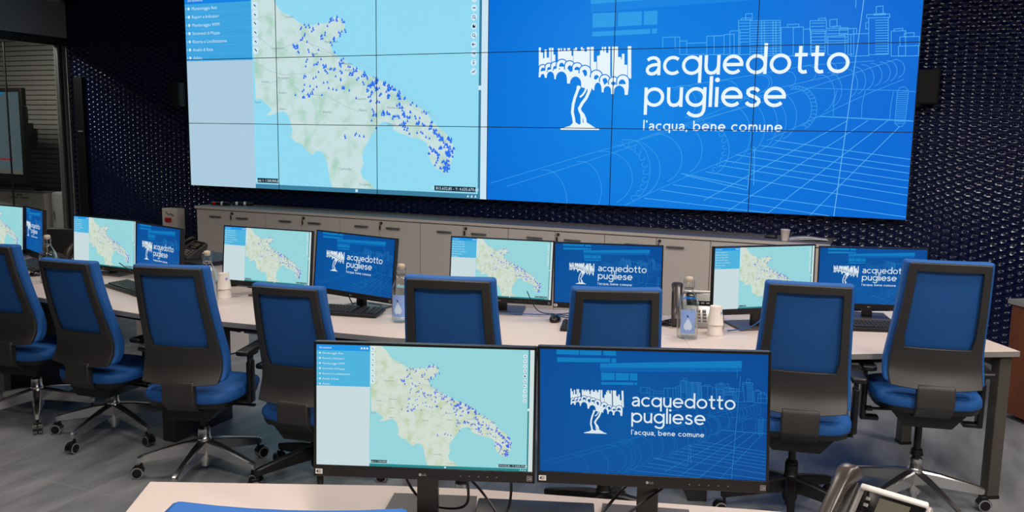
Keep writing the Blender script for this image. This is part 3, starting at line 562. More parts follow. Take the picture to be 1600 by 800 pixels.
PIPE=[[(.9627,.4621),(.9659,.4595),(.9687,.4555),(.971,.4502),(.9726,.4439),(.9734,.437),(.9735,.4297),(.9728,.4223),(.9714,.4153),(.9693,.409),(.9666,.4036),(.9635,.3994),(.96,.3966),(.9564,.3954),(.9529,.3958)],[(.9478,.4735),(.9512,.4706),(.9541,.466),(.9565,.4601),(.9582,.4531),(.959,.4453),(.9591,.4371),(.9584,.4289),(.9569,.4211),(.9546,.414),(.9518,.408),(.9485,.4033),(.9449,.4002),(.9411,.3988),(.9374,.3992)],[(.9344,.4811),(.938,.4781),(.9411,.4734),(.9435,.4672),(.9453,.4599),(.9462,.4518),(.9463,.4433),(.9455,.4348),(.9439,.4267),(.9416,.4194),(.9387,.4131),(.9352,.4083),(.9314,.405),(.9275,.4036),(.9236,.4041)],[(.9177,.4927),(.9215,.4893),(.9248,.4842),(.9274,.4775),(.9292,.4696),(.9302,.4608),(.9303,.4515),(.9295,.4423),(.9278,.4334),(.9253,.4254),(.9222,.4186),(.9185,.4134),(.9145,.4099),(.9103,.4083),(.9061,.4088)],[(.901,.5069),(.905,.5032),(.9084,.4974),(.9112,.49),(.9132,.4811),(.9142,.4714),(.9143,.4611),(.9134,.4508),(.9116,.441),(.909,.4321),(.9056,.4245),(.9017,.4187),(.8974,.4148),(.8929,.4131),(.8885,.4137)],[(.8842,.5226),(.8885,.5185),(.8923,.5123),(.8953,.5042),(.8974,.4945),(.8985,.4839),(.8986,.4727),(.8976,.4615),(.8957,.4508),(.8928,.4412),(.8892,.433),(.885,.4266),(.8804,.4224),(.8756,.4206),(.8708,.4212)],[(.8673,.5384),(.8719,.534),(.8759,.5271),(.8792,.5182),(.8814,.5077),(.8826,.496),(.8827,.4837),(.8817,.4715),(.8796,.4598),(.8766,.4492),(.8727,.4403),(.8682,.4333),(.8632,.4288),(.8581,.4267),(.8529,.4274)],[(.8347,.5705),(.8398,.5653),(.8443,.5572),(.8478,.5469),(.8503,.5346),(.8516,.521),(.8517,.5068),(.8506,.4925),(.8483,.479),(.8449,.4667),(.8406,.4563),(.8356,.4482),(.8301,.4429),(.8244,.4406),(.8187,.4415)],[(.8193,.5881),(.8247,.5825),(.8294,.5739),(.8332,.5628),(.8359,.5497),(.8373,.5353),(.8374,.5201),(.8362,.5049),(.8337,.4905),(.8301,.4774),(.8256,.4663),(.8203,.4578),(.8144,.4522),(.8084,.4497),(.8024,.4506)],[(.7796,.6585),(.7856,.6521),(.7909,.6434),(.7953,.6327),(.7988,.6204),(.8012,.6069),(.8024,.5925),(.8025,.5777),(.8014,.5629),(.7991,.5486),(.7958,.5351),(.7915,.523),(.7863,.5125),(.7805,.5039),(.7741,.4976),(.7674,.4936),(.7605,.4923),(.7538,.4935),(.7472,.4973)],[(.7717,.649),(.7769,.6433),(.7814,.6356),(.7852,.6262),(.7882,.6154),(.7903,.6035),(.7913,.5908),(.7914,.5777),(.7904,.5647),(.7885,.5521),(.7856,.5402),(.7819,.5295),(.7775,.5202),(.7724,.5127),(.7669,.5071),(.7612,.5037),(.7553,.5025),(.7494,.5035),(.7438,.5069)],[(.7338,.7007),(.7408,.6933),(.747,.6834),(.7522,.6713),(.7563,.6573),(.7591,.642),(.7606,.6257),(.7607,.6089),(.7595,.5922),(.7569,.5759),(.7531,.5607),(.7481,.547),(.7421,.5351),(.7353,.5255),(.7279,.5183),(.7201,.5139),(.7121,.5124),(.7042,.5138),(.6966,.5181)],[(.7092,.7291),(.7168,.7211),(.7236,.7104),(.7293,.6973),(.7338,.6822),(.7369,.6656),(.7386,.648),(.7387,.6299),(.7374,.6119),(.7346,.5944),(.7304,.5781),(.725,.5633),(.7185,.5505),(.7111,.5401),(.703,.5324),(.6944,.5277),(.6857,.5261),(.677,.5276),(.6686,.5323)],[(.6877,.7436),(.696,.735),(.7034,.7235),(.7096,.7094),(.7145,.6932),(.7179,.6754),(.7197,.6566),(.7199,.6372),(.7185,.6179),(.7155,.5992),(.711,.5817),(.7051,.5658),(.698,.5521),(.69,.541),(.6812,.5328),(.6719,.5277),(.6624,.526),(.653,.5276),(.6439,.5326)],[(.6583,.7657),(.6674,.7564),(.6754,.744),(.6822,.7289),(.6875,.7116),(.6912,.6926),(.6932,.6724),(.6934,.6517),(.6919,.631),(.6887,.611),(.6838,.5923),(.6775,.5754),(.6698,.5608),(.6611,.5489),(.6516,.5401),(.6416,.5347),(.6312,.5328),(.621,.5346),(.6111,.54)],[(.625,.8026),(.6348,.7926),(.6435,.7793),(.6509,.7631),(.6566,.7446),(.6607,.7242),(.6629,.7027),(.6631,.6805),(.6615,.6585),(.6581,.6372),(.6528,.6172),(.646,.5992),(.6378,.5836),(.6284,.5709),(.6181,.5616),(.6072,.5559),(.5961,.554),(.585,.5559),(.5743,.5617)],[(.9573,.3935),(.8334,.4696),(.7612,.5128),(.6482,.575),(.5291,.6333),(.404,.7095)],[(.9741,.4687),(.9068,.5205),(.8019,.6152),(.6991,.7077)],[(.7856,.6521),(.7769,.6433)],[(.7913,.6424),(.7818,.6348)],[(.7961,.6304),(.7859,.6242)],[(.7996,.6165),(.7889,.6119)],[(.8018,.6012),(.7908,.5985)],[(.8026,.5851),(.7915,.5843)],[(.802,.5688),(.7909,.5699)],[(.7999,.5528),(.7892,.5558)],[(.7965,.5377),(.7863,.5425)],[(.792,.5241),(.7823,.5305)],[(.7863,.5125),(.7775,.5202)],[(.7799,.5032),(.7719,.512)],[(.7728,.4966),(.7658,.5062)],[(.7653,.493),(.7594,.5031)],[(.7578,.4924),(.7529,.5026)],[(.7505,.4951),(.7466,.5049)],[(.5157,.6216),(.5246,.6173),(.5327,.61),(.5395,.6001),(.5448,.5881),(.5482,.5745),(.5496,.5599),(.549,.5451),(.5464,.5307),(.5419,.5175),(.5358,.5059),(.5283,.4966),(.5197,.4899),(.5104,.4863),(.501,.4858),(.4917,.4886),(.4832,.4945)],[(.5079,.6182),(.5152,.6143),(.5218,.6078),(.5273,.5989),(.5315,.5882),(.5343,.5759),(.5354,.5629),(.5349,.5496),(.5328,.5367),(.5291,.5248),(.5241,.5144),(.5179,.5061),(.5109,.5001),(.5034,.4969),(.4957,.4965),(.4882,.4991),(.4813,.5044)],[(.609,.5568),(.6147,.554),(.6199,.5492),(.6243,.5426),(.6276,.5346),(.6297,.5255),(.6306,.5157),(.6302,.5058),(.6285,.4961),(.6256,.4872),(.6216,.4794),(.6167,.4731),(.6112,.4686),(.6052,.4662),(.5992,.4659),(.5932,.4677),(.5878,.4716)],[(.6855,.5151),(.6902,.5128),(.6945,.5088),(.6981,.5034),(.7009,.4967),(.7027,.4892),(.7034,.4811),(.703,.4728),(.7016,.4648),(.6991,.4573),(.6958,.4508),(.6917,.4456),(.6871,.4418),(.6822,.4397),(.6771,.4395),(.6722,.441),(.6677,.4442)],[(.6843,.5082),(.6878,.5064),(.691,.5031),(.6937,.4987),(.6958,.4932),(.6971,.487),(.6976,.4804),(.6973,.4736),(.6962,.467),(.6944,.4609),(.6919,.4556),(.6888,.4513),(.6853,.4483),(.6816,.4466),(.6778,.4464),(.6742,.4476),(.6708,.4503)],[(.741,.495),(.7445,.4932),(.7477,.49),(.7503,.4856),(.7523,.4802),(.7535,.4741),(.754,.4675),(.7537,.4609),(.7526,.4544),(.7508,.4483),(.7483,.4431),(.7453,.4388),(.7419,.4358),(.7383,.4341),(.7346,.4339),(.731,.4351),(.7277,.4377)],[(.7847,.4697),(.7877,.468),(.7904,.4651),(.7927,.4611),(.7944,.4561),(.7955,.4505),(.7959,.4444),(.7956,.4383),(.7947,.4322),(.7931,.4267),(.7909,.4218),(.7882,.4179),(.7853,.4151),(.7821,.4135),(.7789,.4133),(.7757,.4144),(.7729,.4168)],[(.8276,.4497),(.8302,.4483),(.8325,.4458),(.8345,.4424),(.836,.4382),(.8369,.4334),(.8373,.4283),(.837,.423),(.8362,.4179),(.8348,.4132),(.8329,.409),(.8306,.4057),(.8281,.4033),(.8253,.402),(.8226,.4018),(.8199,.4027),(.8174,.4047)],[(.4759,.4961),(.6523,.4492),(.7801,.4112),(.9126,.3985)],[(.5291,.6333),(.6852,.5122),(.7822,.4721),(.8434,.4464)],[(.772,.4992),(.969,.5111),(.9999,.5159)],[(.8018,.6098),(.9597,.6231),(.9994,.6258)],[(.842,.5067),(.8367,.5606),(.8378,.6114)],[(.8993,.5105),(.8949,.5605),(.8955,.6154)],[(.9554,.5143),(.9523,.567),(.952,.6212)],[(.9629,.5143),(.9668,.5),(.9752,.4961),(.9824,.5047),(.985,.5178),(.9826,.6327),(.9779,.6446),(.9693,.6448),(.9626,.633),(.9629,.5143)],[(.9635,.5111),(.9841,.5112)],[(.9635,.5183),(.984,.5184)],[(.9635,.5255),(.9839,.5256)],[(.9635,.5327),(.9838,.5328)],[(.9635,.5399),(.9837,.54)],[(.9634,.5472),(.9837,.5472)],[(.9634,.5544),(.9836,.5544)],[(.9634,.5617),(.9835,.5616)],[(.9634,.5689),(.9834,.5688)],[(.9634,.5761),(.9833,.576)],[(.9634,.5834),(.9833,.5833)],[(.9634,.5907),(.9832,.5905)],[(.9634,.5979),(.9831,.5977)],[(.9634,.6052),(.983,.605)],[(.9634,.6125),(.983,.6122)],[(.9634,.6197),(.9829,.6195)],[(.9633,.627),(.9828,.6267)],[(.9633,.6343),(.9827,.634)],[(.0098,.9242),(.2543,.79),(.463,.6823),(.669,.5564)],[(.0553,.9366),(.2722,.8112),(.3985,.7337)],[(.3703,.9989),(.4279,.9435),(.5391,.8474),(.6078,.7917),(.6743,.731)],[(.4741,.8873),(.4826,.8783),(.4902,.8672),(.4965,.8543),(.5016,.8398),(.5052,.8241),(.5073,.8077),(.5078,.7909),(.5068,.7742),(.5042,.758),(.5001,.7426),(.4946,.7284),(.4878,.7159),(.48,.7052),(.4713,.6968),(.4618,.6907),(.452,.6872),(.4419,.6863),(.4318,.6882)],[(.4126,.9578),(.4236,.9467),(.4334,.933),(.4417,.917),(.4483,.8993),(.453,.8802),(.4557,.8602),(.4565,.8398),(.4552,.8194),(.4519,.7997),(.4467,.781),(.4397,.7639),(.431,.7487),(.421,.7358),(.4098,.7256),(.3977,.7183),(.3849,.7141),(.3719,.7132),(.3589,.7155)],[(.4044,.9584),(.4115,.9476),(.4177,.9341),(.4229,.9184),(.427,.9007),(.4299,.8816),(.4316,.8616),(.4319,.8411),(.4309,.8207),(.4286,.8008),(.4251,.782),(.4205,.7647),(.4148,.7493),(.4082,.7363),(.4009,.7259),(.3931,.7184),(.3849,.7141),(.3765,.713),(.3682,.7152)],[(.3496,.986),(.3595,.9759),(.3682,.9635),(.3757,.9491),(.3816,.9331),(.3858,.9158),(.3883,.8978),(.389,.8793),(.3879,.861),(.385,.8432),(.3804,.8263),(.3741,.8109),(.3664,.7973),(.3575,.7857),(.3475,.7766),(.3366,.7701),(.3253,.7664),(.3136,.7656),(.302,.7679)],[(.1901,1.1403),(.1982,1.1274),(.2053,1.1115),(.2113,1.0929),(.2161,1.0721),(.2195,1.0497),(.2215,1.0262),(.2221,1.0023),(.2211,.9784),(.2187,.9552),(.2149,.9333),(.2098,.9133),(.2035,.8955),(.1961,.8804),(.188,.8685),(.1791,.86),(.1699,.8552),(.1605,.8541),(.151,.8569)],[(.2818,1.0503),(.2892,1.0396),(.2958,1.0264),(.3014,1.011),(.3058,.9937),(.309,.9751),(.3108,.9556),(.3113,.9356),(.3104,.9158),(.3081,.8965),(.3045,.8782),(.2997,.8615),(.2939,.8466),(.287,.8341),(.2794,.8242),(.2712,.8171),(.2626,.813),(.2539,.8121),(.2452,.8144)],[(.526,.8453),(.5332,.8366),(.5396,.8257),(.545,.813),(.5492,.7988),(.5522,.7834),(.5539,.7672),(.5543,.7506),(.5533,.7341),(.551,.718),(.5474,.7027),(.5427,.6887),(.5368,.6762),(.5301,.6656),(.5226,.6572),(.5146,.6511),(.5061,.6476),(.4975,.6466),(.489,.6484)],[(.5867,.8481),(.5942,.8389),(.6009,.8275),(.6065,.8141),(.611,.7991),(.6141,.7828),(.6158,.7658),(.6162,.7483),(.6151,.7309),(.6126,.7139),(.6089,.6979),(.6038,.6831),(.5977,.6699),(.5906,.6588),(.5827,.6499),(.5743,.6434),(.5654,.6397),(.5564,.6387),(.5474,.6405)],[(.4002,.9548),(.3956,.9514),(.3905,.9534),(.3875,.9599),(.3878,.9678),(.3914,.9735),(.3965,.9742)],[(.5891,.8231),(.5858,.8206),(.5822,.822),(.58,.8266),(.5803,.8323),(.5829,.8364),(.5866,.837)],[(.4108,.931),(.4058,.9296),(.4013,.9335),(.3994,.9409),(.4011,.9484),(.4055,.9524),(.4106,.951)],[(.5976,.8041),(.594,.803),(.5908,.8057),(.5895,.811),(.5907,.8164),(.5939,.8193),(.5976,.8184)],[(.4179,.9024),(.4128,.903),(.4091,.9085),(.4086,.9164),(.4114,.9229),(.4163,.925),(.421,.9217)],[(.6033,.7809),(.5996,.7813),(.597,.7852),(.5967,.7908),(.5987,.7955),(.6023,.7971),(.6057,.7948)],[(.421,.8709),(.4162,.8735),(.4135,.8803),(.4143,.888),(.4182,.8932),(.4233,.8932),(.4272,.8882)],[(.6058,.7552),(.6023,.757),(.6005,.7618),(.6011,.7674),(.6039,.7711),(.6075,.7712),(.6104,.7677)],[(.4199,.8386),(.4157,.843),(.4143,.8506),(.4163,.8577),(.4209,.8611),(.4259,.8592),(.4289,.8529)],[(.6049,.7287),(.6019,.7317),(.6009,.7371),(.6024,.7423),(.6057,.7448),(.6093,.7435),(.6114,.739)],[(.4147,.8077),(.4114,.8136),(.4113,.8214),(.4145,.8275),(.4195,.829),(.424,.8252),(.4258,.8179)],[(.6007,.7031),(.5983,.7072),(.5983,.7129),(.6006,.7173),(.6042,.7184),(.6074,.7158),(.6087,.7106)],[(.4058,.7801),(.4036,.7871),(.4048,.7947),(.4089,.7993),(.414,.7988),(.4177,.7934),(.4182,.7856)],[(.5935,.6801),(.5919,.6851),(.5928,.6906),(.5958,.6939),(.5995,.6937),(.6021,.6898),(.6025,.6843)],[(.3937,.7576),(.3927,.7653),(.3952,.7722),(.4,.775),(.4048,.7726),(.4075,.7659),(.4067,.7582)],[(.5838,.6613),(.5831,.6668),(.5849,.6717),(.5883,.6739),(.5918,.6721),(.5937,.6674),(.5931,.6618)],[(.3792,.7419),(.3796,.7497),(.3831,.7554),(.3883,.7563),(.3925,.752),(.3939,.7445),(.3919,.7373)],[(.5721,.6479),(.5724,.6535),(.575,.6576),(.5787,.6583),(.5817,.6553),(.5827,.6499),(.5812,.6448)],[(.3633,.7339),(.365,.7414),(.3694,.7455),(.3745,.7444),(.3779,.7385),(.378,.7307),(.3748,.7245)],[(.5593,.6408),(.5605,.6462),(.5637,.6492),(.5674,.6484),(.5698,.6443),(.5699,.6387),(.5675,.6342)],[(.347,.7344),(.3499,.7409),(.3549,.7432),(.3597,.7401),(.362,.7331),(.3607,.7254),(.3566,.7207)],[(.5462,.6406),(.5483,.6454),(.552,.6471),(.5554,.6449),(.557,.6399),(.5561,.6344),(.553,.631)]]
GRID=[[(.717,.7057),(.9995,.7692)],[(.6851,.7274),(.9991,.797)],[(.6649,.7451),(.9986,.8219)],[(.6322,.7672),(.9989,.8503)],[(.6063,.792),(.9988,.8783)],[(.5943,.8118),(.999,.9057)],[(.5643,.8405),(1,.9456)],[(.5072,.8509),(.6624,.8953)],[(.517,.8581),(.6628,.91)],[(.4885,.8993),(.9994,.9894)],[(.4604,.9238),(.8424,.9991)],[(.4203,.9621),(.7145,1.0046)],[(.8089,.6087),(.998,.624)],[(.8676,.6248),(.5638,.9594)],[(.9087,.6242),(.6193,1.0003)],[(.9496,.6218),(.7109,.9998)],[(.973,.6449),(.8027,.9997)],[(.6733,.7353),(.6755,.89)],[(.6663,.7356),(.6627,.9068)]]
VLINE=[[(.8834,.172),(.8529,1.0092)]]
PANEL=[[(.0739,.0033),(.1748,.0046),(.175,.0417),(.074,.0405)],[(.1788,.0045),(.275,.0045),(.2752,.04),(.1789,.0415)],[(.2844,.0041),(.34,.0045),(.3402,.0399),(.2846,.0396)],[(.0773,.0662),(.3145,.0638),(.3147,.095),(.0774,.1034)],[(.3208,.0635),(.3411,.0626),(.3413,.0966),(.3209,.0962)],[(.27,.1057),(.8876,.054),(.8881,.1095),(.2701,.1398)],[(.2758,.1794),(.3347,.1793),(.335,.2376),(.2761,.2393)],[(.3394,.179),(.398,.1789),(.3983,.2356),(.3397,.2373)],[(.4026,.1787),(.4353,.1784),(.4357,.2351),(.403,.2354)],[(.2761,.2564),(.4194,.2515),(.4195,.2714),(.2762,.2763)],[(.4233,.2513),(.4358,.2507),(.4359,.2705),(.4234,.2712)]]
PANEL2=[[(.2701,.1398),(.8881,.1095),(.8869,.1402),(.2703,.174)]]
# ------------------------------------------------------------------ screen pictures
EPS = 0.0005
def stroke(mb, pts, w, material, y, closed=False):
    """Flat line of width w along 2D points (x, z) at depth y."""
    n = len(pts)
    if n < 2:
        return
    P = [Vector(p) for p in pts]
    L_, R_ = [], []
    for i in range(n):
        if closed:
            a, b = P[(i - 1) % n], P[(i + 1) % n]
        else:
            a, b = P[max(i - 1, 0)], P[min(i + 1, n - 1)]
        d1 = (P[i] - a)
        d2 = (b - P[i])
        d1 = d1.normalized() if d1.length > 1e-9 else d2.normalized()
        d2 = d2.normalized() if d2.length > 1e-9 else d1
        t = d1 + d2
        t = t.normalized() if t.length > 1e-6 else d1
        nn = Vector((-t.y, t.x))
        c = max(0.5, nn.dot(Vector((-d1.y, d1.x))))
        h = w / 2 / c
        L_.append(P[i] + nn * h)
        R_.append(P[i] - nn * h)
    vs = [(p.x, y, p.y) for p in L_] + [(p.x, y, p.y) for p in R_]
    k = n if closed else n - 1
    fs = [(i, (i + 1) % n, n + (i + 1) % n, n + i) for i in range(k)]
    mb.add(vs, fs, material)

def flat(mb, pts, material, y):
    mb.add([(a, y, b) for a, b in pts], [list(range(len(pts)))], material)

def arc(cx, cy, rx, ry, a0, a1, n=20):
    return [(cx + rx * math.cos(math.radians(a0 + (a1 - a0) * i / n)), cy + ry * math.sin(math.radians(a0 + (a1 - a0) * i / n))) for i in range(n + 1)]

def glyph(c):
    """Round sans letters as centre lines; x-height 1, stroke 0.16. Returns (strokes, dots, width)."""
    O = arc(.5, .5, .42, .42, 0, 360, 28)
    V = lambda x, a, b: [(x, a), (x, b)]
    if c == 'a':
        return [[(.09, .8), (.2, .885), (.36, .925), (.5, .91), (.62, .83), (.68, .7), (.69, .55), (.69, 0)],
                [(.69, .56), (.5, .56), (.32, .53), (.17, .46), (.09, .34), (.09, .22), (.17, .11), (.31, .07), (.47, .1), (.6, .2), (.68, .36)]], [], .77
    if c == 'c': return [arc(.5, .5, .42, .42, 47, 313, 22)], [], .84
    if c == 'o': return [O], [], 1.0
    if c == 'q': return [O, V(.92, 1, -.42)], [], 1.0
    if c == 'd': return [O, V(.92, 0, 1.55)], [], 1.0
    if c == 'p': return [O, V(.08, 1, -.42)], [], 1.0
    if c == 'b': return [O, V(.08, 0, 1.5)], [], 1.0
    if c == 'u': return [[(.08, 1), (.08, .42), (.11, .24), (.2, .12), (.34, .075), (.5, .1), (.63, .22), (.69, .38), (.7, .5)], V(.7, 1, 0)], [], .78
    if c == 'e': return [arc(.5, .5, .42, .42, 0, 318, 26), [(.06, .5), (.99, .5)]], [], .99
    if c == 't': return [[(.27, 1.36), (.27, .3), (.3, .15), (.4, .075), (.5, .075), (.6, .1)], [(.02, .93), (.6, .93)]], [], .62
    if c == 'g': return [O, [(.92, 1), (.92, -.02), (.9, -.2), (.82, -.36), (.66, -.45), (.48, -.46), (.28, -.4), (.13, -.28)]], [], 1.0
    if c == 'l': return [V(.08, 0, 1.55)], [], .16
    if c == 'i': return [V(.08, 0, 1)], [(.08, 1.36, .115)], .16
    if c == 's': return [[(.61, .78), (.52, .88), (.38, .925), (.23, .9), (.13, .82), (.12, .69), (.2, .59), (.35, .53), (.5, .46), (.61, .37), (.64, .25), (.57, .13), (.43, .07), (.27, .08), (.13, .15), (.06, .24)]], [], .72
    if c == 'n': return [V(.08, 0, 1), [(.08, .55), (.12, .74), (.23, .87), (.38, .925), (.53, .89), (.64, .77), (.68, .6), (.68, 0)]], [], .76
    if c == 'm': return [V(.08, 0, 1), [(.08, .55), (.12, .74), (.22, .87), (.35, .92), (.48, .88), (.57, .77), (.6, .6), (.6, 0)], [(.6, .55), (.64, .74), (.74, .87), (.87, .92), (1.0, .88), (1.09, .77), (1.12, .6), (1.12, 0)]], [], 1.2
    if c == "'": return [V(.08, 1.15, 1.5)], [], .16
    if c == ',': return [[(.1, .14), (.02, -.22)]], [], .16
    return [], [], .34

def word(mb, text, x0, x1, zb, xh, material, y, weight=.165, gap=.13, S_=1.7778):
    """Fit the word between x0 and x1 (picture units), baseline zb, x-height xh."""
    ws = [glyph(c)[2] for c in text]
    total = sum(ws) + gap * (len(text) - 1)
    sx = (x1 - x0) / total
    x = x0
    for c, wd in zip(text, ws):
        st, dots, _ = glyph(c)
        for s in st:
            closed = len(s) > 20 and (Vector(s[0]) - Vector(s[-1])).length < 1e-4
            pts = [(x + px * sx, zb + pz * xh) for px, pz in (s[:-1] if closed else s)]
            stroke(mb, pts, weight * (sx + xh) / 2, material, y, closed)
        for dx, dz, r in dots:
            flat(mb, [(x + dx * sx + r * sx * math.cos(t * PI / 8), zb + dz * xh + r * xh * math.sin(t * PI / 8)) for t in range(16)], material, y)
        x += (wd + gap) * sx

TEXT_CACHE = {}
def small_text(mb, s, x, z, size, material, y, align='LEFT'):
    """Writing set in the built-in font, as flat faces."""
    key = (s, align)
    if key not in TEXT_CACHE:
        cu = bpy.data.curves.new('writing', 'FONT')
        cu.body = s
        cu.align_x = align
        cu.resolution_u = 2
        ob = bpy.data.objects.new('writing', cu)
        S.collection.objects.link(ob)
        bpy.context.view_layer.update()
        me = bpy.data.meshes.new_from_object(ob)
        TEXT_CACHE[key] = ([tuple(v.co) for v in me.vertices], [list(p.vertices) for p in me.polygons])
        bpy.data.objects.remove(ob)
        bpy.data.curves.remove(cu)
        bpy.data.meshes.remove(me)
    vs, fs = TEXT_CACHE[key]
    mb.add([(x + a * size, y, z + b * size) for a, b, _ in vs], fs, material)

A = 1.7778
def uv(p):
    return ((p[0] - .5) * A, .5 - p[1])
def uvs(pp):
    return [uv(p) for p in pp]
def quad(u0, v0, u1, v1):
    return uvs([(u0, v0), (u1, v0), (u1, v1), (u0, v1)])
def disc(u, v, r, n=14):
    x, z = uv((u, v))
    return [(x + r * math.cos(2 * PI * i / n), z + r * math.sin(2 * PI * i / n)) for i in range(n)]

def map_picture(P):
    mb = MB()
    y = 0.0
    flat(mb, quad(0, 0, 1, 1), P['sea'], y)
    flat(mb, uvs([(.25, 0), (.302, 0)] + [p for p in LAND] ), P['land'], -EPS)
    rnd = random.Random(3)
    # thin roads
    for pts in ([(.25, .2), (.33, .3), (.42, .25), (.5, .3), (.62, .42), (.72, .48), (.85, .63)], [(.45, .05 + .1), (.42, .22), (.47, .3), (.55, .33), (.66, .4)],
                [(.27, .47), (.36, .44), (.43, .52), (.5, .52), (.57, .58), (.61, .6)], [(.25, .35), (.31, .4), (.36, .42), (.45, .41)]):
        stroke(mb, uvs(pts), .0022, P['road'], -2 * EPS)
    for n, u, v in TOWN:
        small_text(mb, n, *uv((u, v + .012)), .016, P['town'], -2 * EPS, 'CENTER')
    for u, v, n in MARK:
        for i in range(n):
            s = .0 if i == 0 else .011
            a, b = uv((u + rnd.uniform(-s, s) * .62, v + rnd.uniform(-s, s) * 1.1))
            r = P['marker_size']
            flat(mb, [(a - r, b - r), (a + r, b - r), (a, b + r * 1.3)], P['marker'], -3 * EPS - i * EPS * .1)
    # left column
    flat(mb, quad(0, 0, .2475, 1), P['column'], -4 * EPS)
    flat(mb, quad(0, 0, .2475, .341), P['menu'], -5 * EPS)
    flat(mb, quad(0, 0, .2475, .047), P['header'], -6 * EPS)
    small_text(mb, 'Strumenti', *uv((.012, .034)), .026, P['ink_white'], -7 * EPS)
    for k in range(3):
        flat(mb, quad(.205 + k * .013, .017, .213 + k * .013, .032), P['ink_white'], -7 * EPS)
    items = ['Monitoraggio Reti', 'Report e Indicatori', 'Monitoraggio WFM', 'Strumenti di Mappa', 'Ricerca e Localizzazione', 'Analisi di Rete', 'Admin']
    for k, s in enumerate(items):
        v = .070 + k * .0424
        small_text(mb, s, *uv((.027, v + .008)), .0235, P['ink_white'], -7 * EPS)
        flat(mb, disc(.016, v, .0085, 8 if k % 2 else 5), P['ink_white'], -7 * EPS)
        stroke(mb, uvs([(.004, v - .006), (.007, v), (.004, v + .006)]), .002, P['ink_white'], -7 * EPS)
        if k:
            stroke(mb, uvs([(0, v - .0215), (.2475, v - .0215)]), .0015, P['menu_line'], -6 * EPS)
    # tool column
    for k in range(7):
        v = .026 + k * .0445
        flat(mb, quad(.2505, v - .018, .2705, v + .018), P['ink_white'], -5 * EPS)
        a, b = uv((.2605, v))
        stroke(mb, [(a - .006, b + .007 - (k % 3) * .003), (a + .001, b), (a + .006, b - .006)], .005, P['ink'], -6 * EPS)
    # right tool discs
    for k in range(10):
        v = .052 + k * .0405
        flat(mb, disc(.9585, v, .0155), P['ink_white'], -5 * EPS)
        a, b = uv((.9585, v))
        q = -6 * EPS
        ink = P['ink'] if k != 7 else P['frame']
        if k == 0 or k == 1:
            stroke(mb, [(a - .007, b), (a + .007, b)], .003, ink, q)
            stroke(mb, [(a, b - .007), (a, b + .007)], .003, ink, q)
        elif k == 2:
            stroke(mb, [(a - .007, b), (a + .007, b)], .004, ink, q)
        elif k in (3, 5):
            stroke(mb, arc(a - .001, b + .001, .006, .006, 0, 360, 12), .0022, ink, q)
            stroke(mb, [(a + .003, b - .003), (a + .009, b - .009)], .003, ink, q)
        elif k == 4:
            flat(mb, disc(.9585, v, .008, 10), ink, q)
            flat(mb, disc(.9600, v - .004, .003, 6), P['ink_white'], q - EPS)
        elif k in (6, 7):
            s = 1 if k == 6 else -1
            stroke(mb, [(a - .008 * s, b), (a + .008 * s, b)], .0032, ink, q)
            stroke(mb, [(a - .002 * s, b + .006), (a - .008 * s, b), (a - .002 * s, b - .006)], .0032, ink, q)
        elif k == 8:
            stroke(mb, [(a, b - .007), (a, b + .002)], .0045, ink, q)
            flat(mb, disc(.9585, v - .008, .0026, 6), ink, q)
        else:
            stroke(mb, [(a - .008, b - .006), (a - .002, b), (a + .002, b - .003), (a + .008, b + .006)], .003, ink, q)
    # teal frame right and below, white strip
    flat(mb, quad(.9735, 0, .9805, 1), P['frame'], -5 * EPS)
    flat(mb, quad(.2475, .9775, .9805, 1), P['frame'], -4.5 * EPS)
    flat(mb, quad(.9735, .48, .9805, .5), P['ink_white'], -6 * EPS)
    flat(mb, quad(.595, .982, .603, .995), P['ink_white'], -6 * EPS)
    flat(mb, quad(.9805, 0, 1, 1), P['strip'], -5 * EPS)
    for (u0, u1, v, s) in ((.255, .33, .958, 'Scala 1: 1.500.000,00'), (.845, .968, .958, 'X: 815.632,85 - Y: 4.635.670,64')):
        flat(mb, quad(u0, v - .012, u1, v + .012), P['pill'], -6 * EPS)
        a, b = uv(((u0 + u1) / 2, v + .0065))
        small_text(mb, s, a, b, .0185 if u0 < .5 else .0195, P['ink_white'], -7 * EPS, 'CENTER')
    for k in range(3):
        a, b = uv((.945 + k * .011, .988))
        flat(mb, [(a - .006, b - .006), (a + .006, b - .006), (a + .002, b + .006)], P['ink_white'], -6 * EPS)
    return mb

